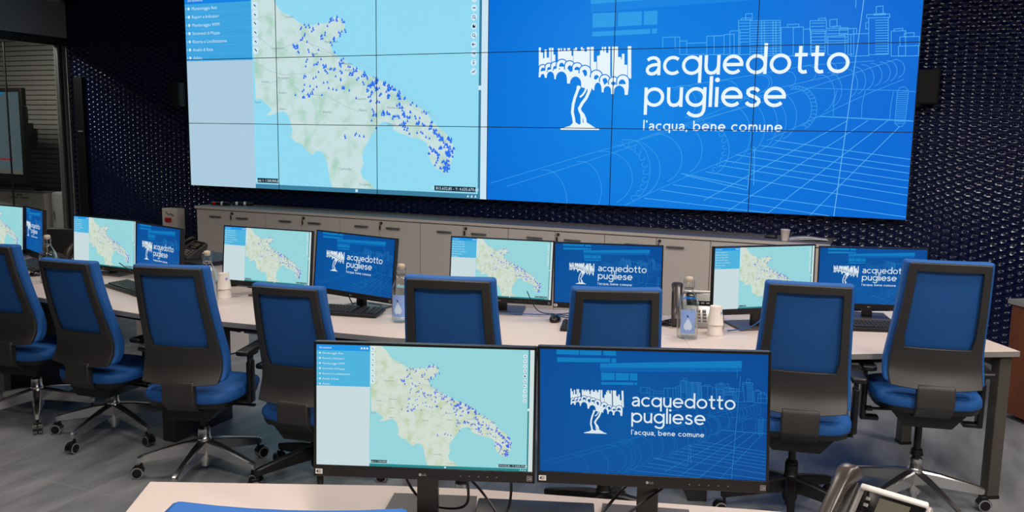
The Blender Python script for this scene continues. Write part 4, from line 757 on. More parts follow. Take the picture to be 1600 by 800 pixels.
def logo_picture(P):
    mb = MB()
    flat(mb, quad(0, 0, 1, 1), P['bg'], 0)
    for p in PANEL:
        flat(mb, uvs(p), P['panel'], -EPS)
    for p in PANEL2:
        flat(mb, uvs(p), P['panel2'], -EPS)
    for k, s in enumerate(('rete', 'Libreria', 'home', 'link', 'altro')):
        small_text(mb, s, *uv((.66 + k * .048, .142)), .016, P['panel'], -2 * EPS)
    lw = P['line_w']
    for grp, mm in ((CITY, 'line'), (PIPE, 'line_dim'), (GRID, 'line'), (VLINE, 'line_bright')):
        for p in grp:
            c = []
            for q in uvs(p):
                c.append((min(A / 2, max(-A / 2, q[0])), min(.5, max(-.5, q[1]))))
            stroke(mb, c, lw, P[mm], -2 * EPS)
    stroke(mb, uvs([(.868, .12), (.868, .2)]), lw, P['line'], -2 * EPS)
    Wt = P['logo']
    for p in BARS:
        flat(mb, uvs(p), Wt, -3 * EPS)
    flat(mb, uvs(MASS[0]), Wt, -3.6 * EPS)
    for k, (p, q) in enumerate(zip(DOMEO, DOMEI)):
        flat(mb, uvs(p), P['bg'], (-4 - k * .12) * EPS)
        flat(mb, uvs(q), Wt, (-4.06 - k * .12) * EPS)
    flat(mb, uvs(LOWMASS[0]), Wt, -5.5 * EPS)
    for p in HOLE:
        flat(mb, uvs(p), P['bg'], -6 * EPS)
    for p in ARCH:
        flat(mb, uvs(p), P['bg'], -6.5 * EPS)
    k = 1 / 5.335 / 185.0 * 1.05 / 1.1
    for p, wd in TRUNK:
        stroke(mb, uvs(p), wd * .00058, Wt, -7 * EPS)
    flat(mb, uvs(BLOB[0]), Wt, -7 * EPS)
    flat(mb, uvs(BASE[0]), Wt, -7 * EPS)
    def wrd(t, key, **kw):
        a = TXT[key]
        x0, zb = uv(a[0])
        x1, zb2 = uv(a[1])
        xh = a[0][1] - a[2][1]
        word(mb, t, x0, x1, (zb + zb2) / 2, xh, Wt, -7 * EPS, **kw)
    wrd('acquedotto', 'acq')
    wrd('pugliese', 'pug')
    a = TXT['tag']
    x0, zb = uv(a[0]); x1, zb2 = uv(a[1])
    word(mb, "l'acqua, bene comune", x0, x1, (zb + zb2) / 2, .0272, Wt, -7 * EPS, weight=.2, gap=.26)
    return mb

def palette(kind):
    wall = kind == 'wall'
    n = kind + '_'
    P = {}
    E = lambda k, a, b, s=1.0, **kw: P.__setitem__(k, emit(n + k, srgb(*(a if wall else b)), s, **kw))
    E('sea', (146, 218, 242), (148, 212, 218))
    P['land'] = emit(n + 'land', srgb(*((200, 224, 224) if wall else (207, 220, 208))), 1.0, second=srgb(*((168, 208, 190) if wall else (186, 206, 170))), nscale=13.0, lo=.48, hi=.7)
    E('road', (170, 190, 200), (180, 192, 186))
    E('town', (100, 130, 140), (120, 135, 135))
    E('marker', (42, 112, 236), (40, 92, 226))
    E('column', (172, 203, 222), (199, 218, 222))
    E('menu', (62, 164, 224), (76, 178, 220))
    E('menu_line', (84, 178, 232), (96, 190, 228))
    E('header', (24, 130, 226), (32, 148, 226))
    E('ink_white', (205, 232, 246), (214, 232, 240))
    E('ink', (20, 40, 60), (40, 60, 66))
    E('frame', (62, 128, 160), (38, 132, 138))
    E('strip', (205, 230, 245), (206, 222, 222))
    E('pill', (20, 44, 62), (14, 50, 58))
    E('bg', (18, 122, 222), (2, 84, 164))
    E('panel', (44, 156, 232), (8, 124, 190))
    E('panel2', (26, 132, 226), (4, 98, 176))
    E('line', (84, 178, 240), (40, 132, 198))
    E('line_dim', (60, 156, 234), (22, 112, 184))
    E('line_bright', (116, 198, 246), (52, 140, 204))
    E('logo', (232, 246, 252), (218, 232, 236))
    P['line_w'] = .0023 if wall else .0026
    P['marker_size'] = .0062 if wall else .0054
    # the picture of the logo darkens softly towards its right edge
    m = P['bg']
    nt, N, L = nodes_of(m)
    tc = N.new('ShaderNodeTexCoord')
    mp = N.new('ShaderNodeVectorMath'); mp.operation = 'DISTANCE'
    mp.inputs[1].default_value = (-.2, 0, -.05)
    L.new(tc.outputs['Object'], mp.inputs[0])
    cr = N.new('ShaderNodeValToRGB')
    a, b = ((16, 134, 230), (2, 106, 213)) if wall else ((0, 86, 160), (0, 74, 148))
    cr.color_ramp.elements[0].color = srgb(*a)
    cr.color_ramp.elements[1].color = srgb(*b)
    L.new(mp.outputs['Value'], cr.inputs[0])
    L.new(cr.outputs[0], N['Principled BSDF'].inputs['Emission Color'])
    return P

PW, PM = palette('wall'), palette('desk')

# ------------------------------------------------------------------ video wall
VB, PWID, PHEI = 1.0873, 1.213, 0.684
vw = empty('video_wall', (6 * PWID / 2, 0.0, VB))
tag(vw, 'large video wall of eighteen joined panels showing a coast map and a blue water company logo', 'video wall')
mb = MB(); mb.box((0, 0.052, 1.5 * PHEI), (6 * PWID - 0.004, 0.096, 3 * PHEI - 0.004), M['black']); mb.build('housing', vw)
o = map_picture(PW).build('map_display', vw); o.location = (-1.5 * PWID, -0.001, 1.5 * PHEI); o.scale = (3 * PWID / A,) * 3; tag(o, 'left half showing the map')
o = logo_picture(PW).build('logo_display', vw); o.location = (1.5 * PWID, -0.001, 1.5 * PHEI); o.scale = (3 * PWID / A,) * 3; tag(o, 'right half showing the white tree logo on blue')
mb = MB()
sw = 0.0062
for i in range(1, 6):
    mb.box(((i - 3) * PWID, -0.0095, 1.5 * PHEI), (sw, 0.003, 3 * PHEI), M['black'])
for j in range(1, 3):
    mb.box((0, -0.0098, j * PHEI), (6 * PWID, 0.003, sw), M['black'])
for s in (-1, 1):
    mb.box((s * 3 * PWID, -0.004, 1.5 * PHEI), (sw, 0.016, 3 * PHEI), M['black'])
mb.box((0, -0.004, 0), (6 * PWID, 0.016, sw * .8), M['black'])
mb.build('panel_seam', vw)

# speakers either side of the video wall
def wall_speaker(x, z, label):
    r = empty('wall_speaker', (x, 0.1, z))
    tag(r, label, 'speaker', 'wall speakers')
    mb = MB(); mb.box((0, -0.13, 0), (0.15, 0.14, 0.26), M['speaker'], ch=0.012); mb.build('cabinet_body', r)
    mb = MB(); mb.box((0, -0.204, 0), (0.13, 0.01, 0.24), M['speaker'], ch=0.003); mb.build('grille', r)
    mb = MB(); mb.box((0, -0.03, 0), (0.05, 0.06, 0.1), M['speaker']); mb.rod((0, -0.03, -0.04), (0, -0.03, -0.17), 0.01, M['speaker']); mb.build('bracket', r)
    return r
wall_speaker(7.355, 2.115, 'black wall speaker beside the right edge of the video wall')
wall_speaker(-0.10, 2.08, 'black wall speaker beside the left edge of the video wall')

# slim dark duct near the glass partition
r = empty('cable_duct', (-1.75, 0.1, 0))
tag(r, 'slim black vertical duct on the navy wall next to the glass partition', 'cable duct')
mb = MB(); mb.box((0, -0.02, 1.15), (0.13, 0.04, 2.3), M['black']); mb.build('cover', r, bevel=0.004)
mb = MB(); mb.box((0.01, -0.0425, 1.66), (0.075, 0.004, 0.014), M['silver']); o = mb.build('catch', r); tag(o, 'small pale catch')

# red call box on the wall
r = empty('alarm_box', (-0.32, 0.1, 0.66))
tag(r, 'pale grey wall box with red indicators left of the cabinets', 'alarm box')
mb = MB(); mb.box((0, -0.06, 0), (0.23, 0.12, 0.3), M['cab'], ch=0.01); mb.build('housing', r)
mb = MB(); mb.box((-0.02, -0.124, 0.02), (0.09, 0.008, 0.05), M['red']); mb.build('indicator', r)
mb = MB(); mb.box((-0.045, -0.124, -0.07), (0.06, 0.008, 0.035), M['red']); mb.build('indicator', r)
mb = MB(); mb.tube([(-0.05, -0.125, 0.11), (-0.02, -0.127, 0.085), (0.02, -0.127, 0.095), (0.06, -0.125, 0.075)], 0.004, M['black']); mb.build('key_lever', r)

# ------------------------------------------------------------------ cabinets under the video wall
CX0, CX1, CY, CT = 0.40, 6.733, -0.35, 0.9
CW = (CX1 - CX0) / 7
CABS = ['first storage cabinet from the left, under the map, with pens on top', 'second grey storage cabinet from the left behind the map monitor', 'third grey storage cabinet from the left, behind a left pair of screens',
        'middle grey storage cabinet, fourth from either end of the row', 'third grey storage cabinet from the right, behind the logo monitor', 'second grey storage cabinet from the right, behind the bottle', 'last grey storage cabinet on the right, under the paper cup']
for k in range(7):
    r = empty('storage_cabinet', (CX0 + (k + .5) * CW, CY, 0))
    tag(r, CABS[k], 'cabinet', 'two-door cabinets under the video wall')
    mb = MB(); mb.box((0, 0.225, 0.475), (CW - 0.002, 0.43, 0.79), M['cab']); mb.box((0, 0.24, 0.04), (CW - 0.03, 0.38, 0.08), M['black']); mb.build('body', r)
    for s in (-1, 1):
        mb = MB(); mb.box((s * CW / 4, -0.0, 0.475), (CW / 2 - 0.006, 0.018, 0.78), M['cab']); d = mb.build('door', r, bevel=0.0015)
        hx = s * 0.165 if s > 0 else -0.19
        mb = MB()
        mb.box((hx, -0.028, 0.80), (0.15, 0.010, 0.016), M['steel'], ch=0.003)
        for q in (-1, 1):
            mb.box((hx + q * 0.065, -0.017, 0.80), (0.012, 0.018, 0.012), M['steel'])
        h = mb.build('handle', d)
        if s > 0:
            mb = MB(); mb.rod((0.03, -0.009, 0.842), (0.03, -0.024, 0.842), 0.013, M['black_gloss']); mb.rod((0.03, -0.024, 0.842), (0.03, -0.034, 0.842), 0.006, M['steel'])
            mb.box((0.024, -0.03, 0.80), (0.014, 0.008, 0.045), M['black'], ch=0.003); mb.build('lock', d)
r = empty('cabinet_worktop', ((CX0 + CX1) / 2, CY, CT))
tag(r, 'long grey worktop running over the cabinets under the video wall', 'worktop')
mb = MB(); mb.box((0, 0.215, -0.0135), (CX1 - CX0 + 0.03, 0.465, 0.027), M['cabtop']); mb.build('slab', r, bevel=0.002)  # slab darker than the doors: its weaker light is put into the colour
mb = MB(); mb.box((0, -0.0185, -0.0135), (CX1 - CX0 + 0.03, 0.003, 0.025), M['cab']); mb.build('edge_band', r)

# things on the cabinets
def paper_cup_mesh(mb, z, inv, h=0.088, r0=0.026, r1=0.037):
    if inv:
        prof = [(r0 - .0025, z + h - .016), (r1 - .0015, z + .001), (r1 + .0015, z), (r1 + .002, z + .003), (r1, z + .006), (r0, z + h), (r0 - .002, z + h), (r0 - .003, z + h - .004)]
        mb.lathe(prof, M['cup'], 24, cap0=True, cap1=True)
    else:
        prof = [(r0, z), (r1, z + h - .004), (r1 + .002, z + h - .002), (r1, z + h), (r1 - .002, z + h - .004), (r0 - .002, z + .006)]
        mb.lathe(prof, M['cup'], 24)
r = empty('paper_cup', (6.40, -0.27, CT))
tag(r, 'white paper cup standing upright on the grey cabinet worktop', 'paper cup')
mb = MB(); paper_cup_mesh(mb, 0.0, False); mb.build('cup_body', r)
r = empty('computer_mouse', (6.28, -0.17, CT))
tag(r, 'small black device behind the paper cup on the cabinet worktop', 'device')
mb = MB(); mb.box((0, 0, 0.018), (0.10, 0.06, 0.034), M['black'], taper=.75, ch=0.01); mb.build('shell', r)
r = empty('paper_sheet', (6.56, -0.13, CT), 0.15)
tag(r, 'curling white paper sheets lying beside the cup on the cabinet worktop', 'paper')
mb = MB()
for k in range(2):
    n = 12
    vs, fs = [], []
    for j in range(2):
        for i in range(n + 1):
            u = i / n
            vs.append((-0.15 + .3 * u, (-.105 + .21 * j) + k * .02, .0015 + k * .004 + .016 * math.sin(u * PI) * (1 if k else .5) + (.012 * u * u if k == 0 else 0)))
    for i in range(n):
        fs.append((i, i + 1, n + 2 + i, n + 1 + i))
    mb.add(vs, fs, M['paper'])
o = mb.build('sheet', r)
o.modifiers.new('Solidify', 'SOLIDIFY').thickness = 0.0008
def microphone(loc, rz, label, red):
    r = empty('marker_pen', loc, rz)
    tag(r, label, 'marker pen', 'black pens on the cabinet')
    X = Matrix.Rotation(PI / 2, 4, 'Y')
    mb = MB(); mb.lathe([(.010, -.11), (.018, -.10), (.019, .02), (.022, .06), (.017, .11), (.01, .115)], M['black'], 16, mtx=T(0, 0, .024) @ X); mb.build('barrel', r)
    mb = MB(); mb.lathe([(.0215, .012), (.0222, .016), (.0222, .03), (.0215, .034)], M['white'], 16, mtx=T(0, 0, .024) @ X); o = mb.build('band', r); tag(o, 'white band')
    mb = MB(); mb.lathe([(.0192, -.075), (.0197, -.07), (.0197, -.055), (.0192, -.05)], M['red'] if red else M['white'], 16, mtx=T(0, 0, .024) @ X); o = mb.build('band', r); tag(o, 'coloured band')
microphone((0.60, -0.22, CT), 0.25, 'black pen with red band lying on the cabinet worktop', True)
microphone((0.80, -0.10, CT), 0.5, 'black pen with white bands lying on the cabinet worktop behind the red banded one', False)

# wooden cabinet at the right edge
r = empty('wooden_cabinet', (7.86, -1.39, 0), math.radians(-55))
tag(r, 'brown wooden cabinet with light grey top at the right edge', 'wooden cabinet')
mb = MB(); mb.box((.62, .32, 0.375), (1.2, 0.6, 0.69), M['wood']); mb.box((.62, .34, 0.015), (1.14, 0.52, 0.03), M['black']); mb.build('carcass', r, bevel=0.002)
for s in (-1, 1):
    mb = MB(); mb.box((.62 + s * 0.30, .012, 0.375), (0.594, 0.016, 0.68), M['wood']); d = mb.build('door', r, bevel=0.002)
    mb = MB(); mb.box((.62 + s * 0.06, -.006, 0.55), (0.012, 0.02, 0.12), M['steel'], ch=0.003); mb.build('handle', d)
mb = MB(); mb.box((.62, .31, 0.735), (1.24, 0.64, 0.03), M['cabtop']); mb.build('top', r, bevel=0.002)
# ------------------------------------------------------------------ desks
DZ = 0.74
J = [(7.735, -2.868), (6.376, -3.655), (4.97, -3.965), (3.51, -4.105), (2.05, -3.98), (0.64, -3.58), (-0.6, -2.95)]
DD = 0.86
def seg_dir(i):
    a, b = Vector(J[i + 1]), Vector(J[i])
    return (b - a).normalized()
def perp(d):
    return Vector((-d.y, d.x))
BACK = []
for i, p in enumerate(J):
    p = Vector(p)
    if i == 0:
        BACK.append(p + perp(seg_dir(0)) * DD)
    elif i == len(J) - 1:
        BACK.append(p + perp(seg_dir(i - 1)) * DD)
    else:
        a, b = perp(seg_dir(i)), perp(seg_dir(i - 1))
        m = (a + b).normalized()
        BACK.append(p + m * (DD / m.dot(a)))
DESKS = ['curved control desk section at the right end with metal legs', 'curved control desk section second from the right, in the middle of the row', 'curved control desk section between the two seams on the left half',
         'control desk section on the left with the angled logo monitor', 'far left control desk section by the glass partition', 'outermost left control desk section, mostly out of view']
for i in range(5):
    a, b = Vector(J[i + 1]), Vector(J[i])
    A2, B2 = BACK[i + 1], BACK[i]
    c = (a + b) / 2
    r = empty('control_desk', (c.x, c.y, 0))
    tag(r, DESKS[i], 'desk', 'joined desks of the curved control row')
    d = seg_dir(i)
    n = perp(d)
    g = d * 0.0008
    poly = [tuple(q - c) for q in (a + g, b - g, B2 - g, A2 + g)]
    mb = MB(); mb.prism(poly, DZ - 0.027, DZ, 'z', M['white_top']); mb.build('worktop', r, bevel=0.0012)
    mb = MB()
    e0, e1 = a + g, b - g
    mb.prism([tuple(q - c) for q in (e0 - n * .0015, e1 - n * .0015, e1, e0)], DZ - .0265, DZ - .0012, 'z', M['edge'])
    if i == 0:
        mb.prism([tuple(q - c) for q in (b, b + d * .0015, B2 + d * .0015, B2)], DZ - .0265, DZ - .0012, 'z', M['edge'])
    mb.build('edge_band', r)
    L_ = (b - a).length
    R3 = RZ(math.atan2(d.y, d.x))
    mid = Matrix.Translation((0, 0, 0)) @ R3
    mb = MB(); mb.box((0, 0.62, 0.655), (L_ * .82, 0.24, 0.07), M['black'], mtx=mid); mb.box((0, 0.12, 0.69), (L_ * .86, 0.04, 0.04), M['black'], mtx=mid); mb.build('cable_tray', r)
    mb = MB(); mb.box((0, DD - 0.05, 0.59), (L_ * .88, 0.018, 0.25), M['cab'], mtx=mid); mb.build('modesty_panel', r, bevel=0.002)
    if i == 0:
        for (yy) in (0.055, DD - 0.065):
            p = b - c - d * 0.045 + n * yy
            mb = MB(); mb.box((p.x, p.y, 0.35), (0.06, 0.06, 0.69), M['bronze'], mtx=None, ch=0.003)
            mb.box((p.x, p.y, 0.008), (0.064, 0.064, 0.016), M['black'])
            # square to the desk
            mb2 = MB(); rot = T(p.x, p.y, 0) @ R3
            mb2.box((0, 0, 0.355), (0.06, 0.06, 0.70), M['bronze'], mtx=rot, ch=0.003)
            mb2.box((0, 0, 0.008), (0.064, 0.064, 0.016), M['black'], mtx=rot)
            mb2.build('leg', r)
        p = b - c - d * 0.045 + n * (DD / 2)
        mb = MB(); mb.box((0, 0, 0.68), (0.058, DD - 0.18, 0.058), M['bronze'], mtx=T(p.x, p.y, 0) @ R3, ch=0.003); mb.build('cross_beam', r)
    # slab leg under the left seam of each section
    sd = (A2 - a).normalized()
    p = a - c + sd * 0.30 + d * 0.06
    rot = T(p.x, p.y, 0) @ RZ(math.atan2(sd.y, sd.x))
    mb = MB(); mb.box((0.05, 0, 0.355), (0.46, 0.09, 0.71), M['black_matte'], mtx=rot, ch=0.004); mb.build('panel_leg', r)

# desk nearest the camera
FR = [(5.273, -5.728), (5.89, -5.465), (6.12, -5.383), (6.445, -5.297), (6.68, -5.232), (6.85, -5.185), (7.55, -5.03)]
r = empty('control_desk', (6.4, -5.6, 0))
tag(r, 'nearest pale desk at the bottom, carrying the two big monitors', 'desk')
far = [Vector(p) for p in FR]
near = [Vector((5.273 + .38, -5.728 - .70)), Vector((6.45, -6.18)), Vector((7.68, -5.83))]
c = Vector((6.4, -5.6))
poly = [tuple(q - c) for q in near + far[::-1]]
mb = MB(); mb.prism(poly, DZ - 0.027, DZ, 'z', M['white_top']); mb.build('worktop', r, bevel=0.0012)
for (px, py, ang) in ((5.55, -6.0, -1.1), (7.42, -5.5, -1.36)):
    mb = MB(); mb.box((0, 0, 0.355), (0.46, 0.08, 0.71), M['black_matte'], mtx=T(px - c.x, py - c.y, 0) @ RZ(ang), ch=0.004); mb.build('panel_leg', r)
mb = MB(); mb.box((0, 0, 0.66), (1.3, 0.2, 0.07), M['black'], mtx=T(.1, .0, 0) @ RZ(.3)); mb.build('cable_tray', r)

# ------------------------------------------------------------------ monitors
W_, H_ = .527, .2965
MAPME = map_picture(PM).mesh('screen')
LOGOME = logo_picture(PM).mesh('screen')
def housing_mesh():
    mb = MB()
    bl, bt, bb = .0062, .0072, .0285
    x0, x1, z0, z1 = -W_ / 2 - bl, W_ / 2 + bl, -H_ / 2 - bb, H_ / 2 + bt
    cx, cz = 0, (z0 + z1) / 2
    # rim: four bars around the picture, then the back shell
    mb.box((x0 + bl / 2, 0.004, cz), (bl, 0.016, z1 - z0), M['black'])
    mb.box((x1 - bl / 2, 0.004, cz), (bl, 0.016, z1 - z0), M['black'])
    mb.box((0, 0.004, z1 - bt / 2), (x1 - x0, 0.016, bt), M['black'])
    mb.box((0, 0.004, z0 + bb / 2), (x1 - x0, 0.016, bb), M['black'])
    mb.box((0, 0.014, cz), (x1 - x0 - .002, 0.018, z1 - z0 - .002), M['black'])
    mb.box((0, 0.032, -0.02), (0.36, 0.03, 0.2), M['black'], ch=0.012)
    # maker's mark and stickers on the chin
    zc = -H_ / 2 - .016
    y = -.0045
    mb.add([(.0035 * math.cos(t * PI / 6) - .008, y, zc + .0035 * math.sin(t * PI / 6)) for t in range(12)], [list(range(12))], M['silver'])
    small_text(mb, 'LG', -.003, zc - .0028, .0078, M['silver'], y)
    for k in range(5):
        mb.add([(.09 + k * .022 - .0015, y, zc - .0012), (.09 + k * .022 + .0015, y, zc - .0012), (.09 + k * .022 + .0015, y, zc + .0012), (.09 + k * .022 - .0015, y, zc + .0012)], [(0, 1, 2, 3)], M['key'])
    sx = x0 + .013
    q = lambda a, b, w_, h_, m_, yy: mb.add([(a - w_ / 2, yy, b - h_ / 2), (a + w_ / 2, yy, b - h_ / 2), (a + w_ / 2, yy, b + h_ / 2), (a - w_ / 2, yy, b + h_ / 2)], [(0, 1, 2, 3)], m_)
    q(sx, zc, .0175, .0125, M['white'], y)
    mb.add([(sx - .007, y - .0003, zc), (sx - .002, y - .0003, zc + .005), (sx - .003, y - .0003, zc), (sx - .002, y - .0003, zc - .005)], [(0, 1, 2, 3)], M['black'])
    stroke(mb, [(sx + .0015 + .0038 * math.cos(t * PI / 8), zc + .0038 * math.sin(t * PI / 8)) for t in range(16)], .0011, M['key'], y - .0003, True)
    mb.add([(sx + .0015 + .0018 * math.cos(t * PI / 4), y - .0003, zc + .0018 * math.sin(t * PI / 4)) for t in range(8)], [list(range(8))], M['key'])
    sx = x1 - .0125
    q(sx, zc, .0125, .0125, M['silver'], y)
    q(sx, zc, .0102, .0102, M['black'], y - .0003)
    q(sx - .001, zc + .0022, .006, .0022, M['silver'], y - .0005)
    q(sx - .001, zc - .0022, .006, .0022, M['silver'], y - .0005)
    q(sx + .003, zc - .0005, .0018, .006, M['silver'], y - .0005)
    return mb.mesh('housing')
HOUSE = housing_mesh()
def stand_meshes():
    mb = MB(); mb.prism([(-.12, -.01), (.12, -.01), (.112, .195), (-.112, .195)], 0, .011, 'z', M['plate']); a = mb.mesh('base_plate')
    mb = MB(); mb.box((0, .062, .15), (.052, .032, .29), M['black'], ch=.004); mb.box((0, .05, .27), (.07, .03, .07), M['black'], ch=.004); b = mb.mesh('neck')
    return a, b
BASE_ME, NECK_ME = stand_meshes()
MONS = [
 ('map', 1.313, -3.261, 1.001, -2.5, 3.7, -.3, 'map monitor cut by the left edge of the view, on the farthest desk'),
 ('logo', 1.584, -3.201, .985, -25.0, 3.3, .8, 'narrow looking logo monitor turned sideways at the far left, before the first glass bottle'),
 ('map', 2.622, -3.511, .998, 0.0, 2.9, -.8, 'map monitor second from left, in front of the dark wall beside the glass partition'),
 ('logo', 3.345, -3.788, 1.016, -19.1, 4.2, .8, 'logo monitor below the wall box with red indicators'),
 ('map', 3.974, -3.618, 1.02, 10.2, 4.8, -1.2, 'map monitor in front of the left end of the cabinet row'),
 ('logo', 4.598, -3.70, 1.033, -8.1, 5.6, -.6, 'logo monitor with keyboard below it and a bottle at its right corner'),
 ('map', 5.312, -3.425, 1.025, 14.4, 5.2, -.8, 'map monitor in the middle of the curved row'),
 ('logo', 5.869, -3.383, 1.03, 9.6, 1.4, .6, 'logo monitor in the middle of the curved row, partly behind a blue chair'),
 ('map', 6.594, -3.182, 1.046, 36.4, 0.7, .5, 'map monitor just right of the stacked paper cups, below the cup on the cabinet'),
 ('logo', 7.068, -2.565, .998, 10.6, -2.0, 1.1, 'rightmost logo monitor, partly hidden by the tall right chair'),
 ('map', 6.109, -5.67, 1.056, 20.0, 3.7, .1, 'large near map monitor on the nearest desk'),
 ('logo', 6.626, -5.506, 1.067, 15.3, 3.8, 1.4, 'large near logo monitor on the nearest desk'),
]
for k_, (kind, x, y, z, yw, ti, ro, lab) in enumerate(MONS):
    sc = 1.0 if k_ > 9 else (1.02 if k_ == 9 else 1.05)
    x, y, z = 7.087 + (x - 7.087) * sc, -7.433 + (y + 7.433) * sc, 1.715 + (z - 1.715) * sc
    r = empty('monitor', (x, y, DZ), math.radians(yw))
    tag(r, lab, 'monitor', 'paired desk monitors')
    link('base_plate', BASE_ME, r)
    link('neck', NECK_ME, r)
    h = link('housing', HOUSE, r, bevel=.0012)
    h.location = (0, 0, z - DZ)
    h.scale = (sc,) * 3
    h.rotation_euler = (math.radians(-ti), math.radians(-ro), 0)
    s = link('screen', MAPME if kind == 'map' else LOGOME, h)
    s.location = (0, -.0008, 0)
    s.scale = (H_,) * 3
    tag(s, 'screen showing a coast map with blue markers' if kind == 'map' else 'screen showing the white tree logo on blue')

# ------------------------------------------------------------------ keyboards, mice
def keyboard(x, y, yw, lab):
    r = empty('keyboard', (x, y, DZ + .003), math.radians(yw))
    tag(r, lab, 'keyboard', 'black keyboards')
    tl = Matrix.Rotation(math.radians(4), 4, 'X')
    mb = MB(); mb.box((0, 0, .012), (.45, .15, .018), M['black'], ch=.004, mtx=tl); mb.build('tray', r)
    mb = MB()
    for row in range(6):
        n = 15 if row != 5 else 8
        for k in range(22):
            if row == 5 and 4 <= k <= 8:
                continue
            if k in (15, 18):
                continue
            mb.box((-.21 + k * .02, .055 - row * .0205, .0245), (.0165, .017, .007), M['black_matte'], mtx=tl, taper=.82)
    if True:
        mb.box((-.21 + 6 * .02, .055 - 5 * .0205, .0245), (.095, .017, .007), M['black_matte'], mtx=tl)
    k = mb.build('keys', r)
    return r
keyboard(1.70, -3.30, -22, 'black keyboard on the far left desk before the sideways logo monitor')
keyboard(2.974, -3.632, -20, 'black keyboard half hidden behind the third chair from the left')
keyboard(4.455, -3.605, 10, 'black keyboard under the logo monitor, left of the labelled bottle')
keyboard(5.86, -3.345, 14, 'black keyboard hidden behind the chair in the middle, only its end showing')
keyboard(7.12, -2.665, 18, 'black keyboard between the two right chairs')
def mouse(x, y, yw, lab):
    r = empty('computer_mouse', (x, y, DZ), math.radians(yw))
    tag(r, lab, 'mouse', 'black computer mice')
    mb = MB()
    prof = [(.001, .036), (.014, .034), (.024, .027), (.029, .016), (.030, .006), (.028, 0)]
    n = 18
    vs, fs = [], []
    for q, z in prof[::-1]:
        for i in range(n):
            t = 2 * PI * i / n
            vs.append((q * math.cos(t), q * 1.75 * math.sin(t), z))
    for k in range(len(prof) - 1):
        for i in range(n):
            fs.append((k * n + i, k * n + (i + 1) % n, (k + 1) * n + (i + 1) % n, (k + 1) * n + i))
    fs += [list(range(n))[::-1], list(range((len(prof) - 1) * n, len(prof) * n))]
    mb.add(vs, fs, M['black_gloss']); mb.build('shell', r)
    mb = MB(); mb.rod((-.003, .022, .031), (.003, .022, .031), .007, M['key'], n=12); mb.build('scroll_wheel', r)
mouse(5.555, -3.262, 10, 'black mouse between the middle monitors, next to a keyboard end')
mouse(2.03, -3.53, -25, 'black mouse on the far left desk beside the second chair')

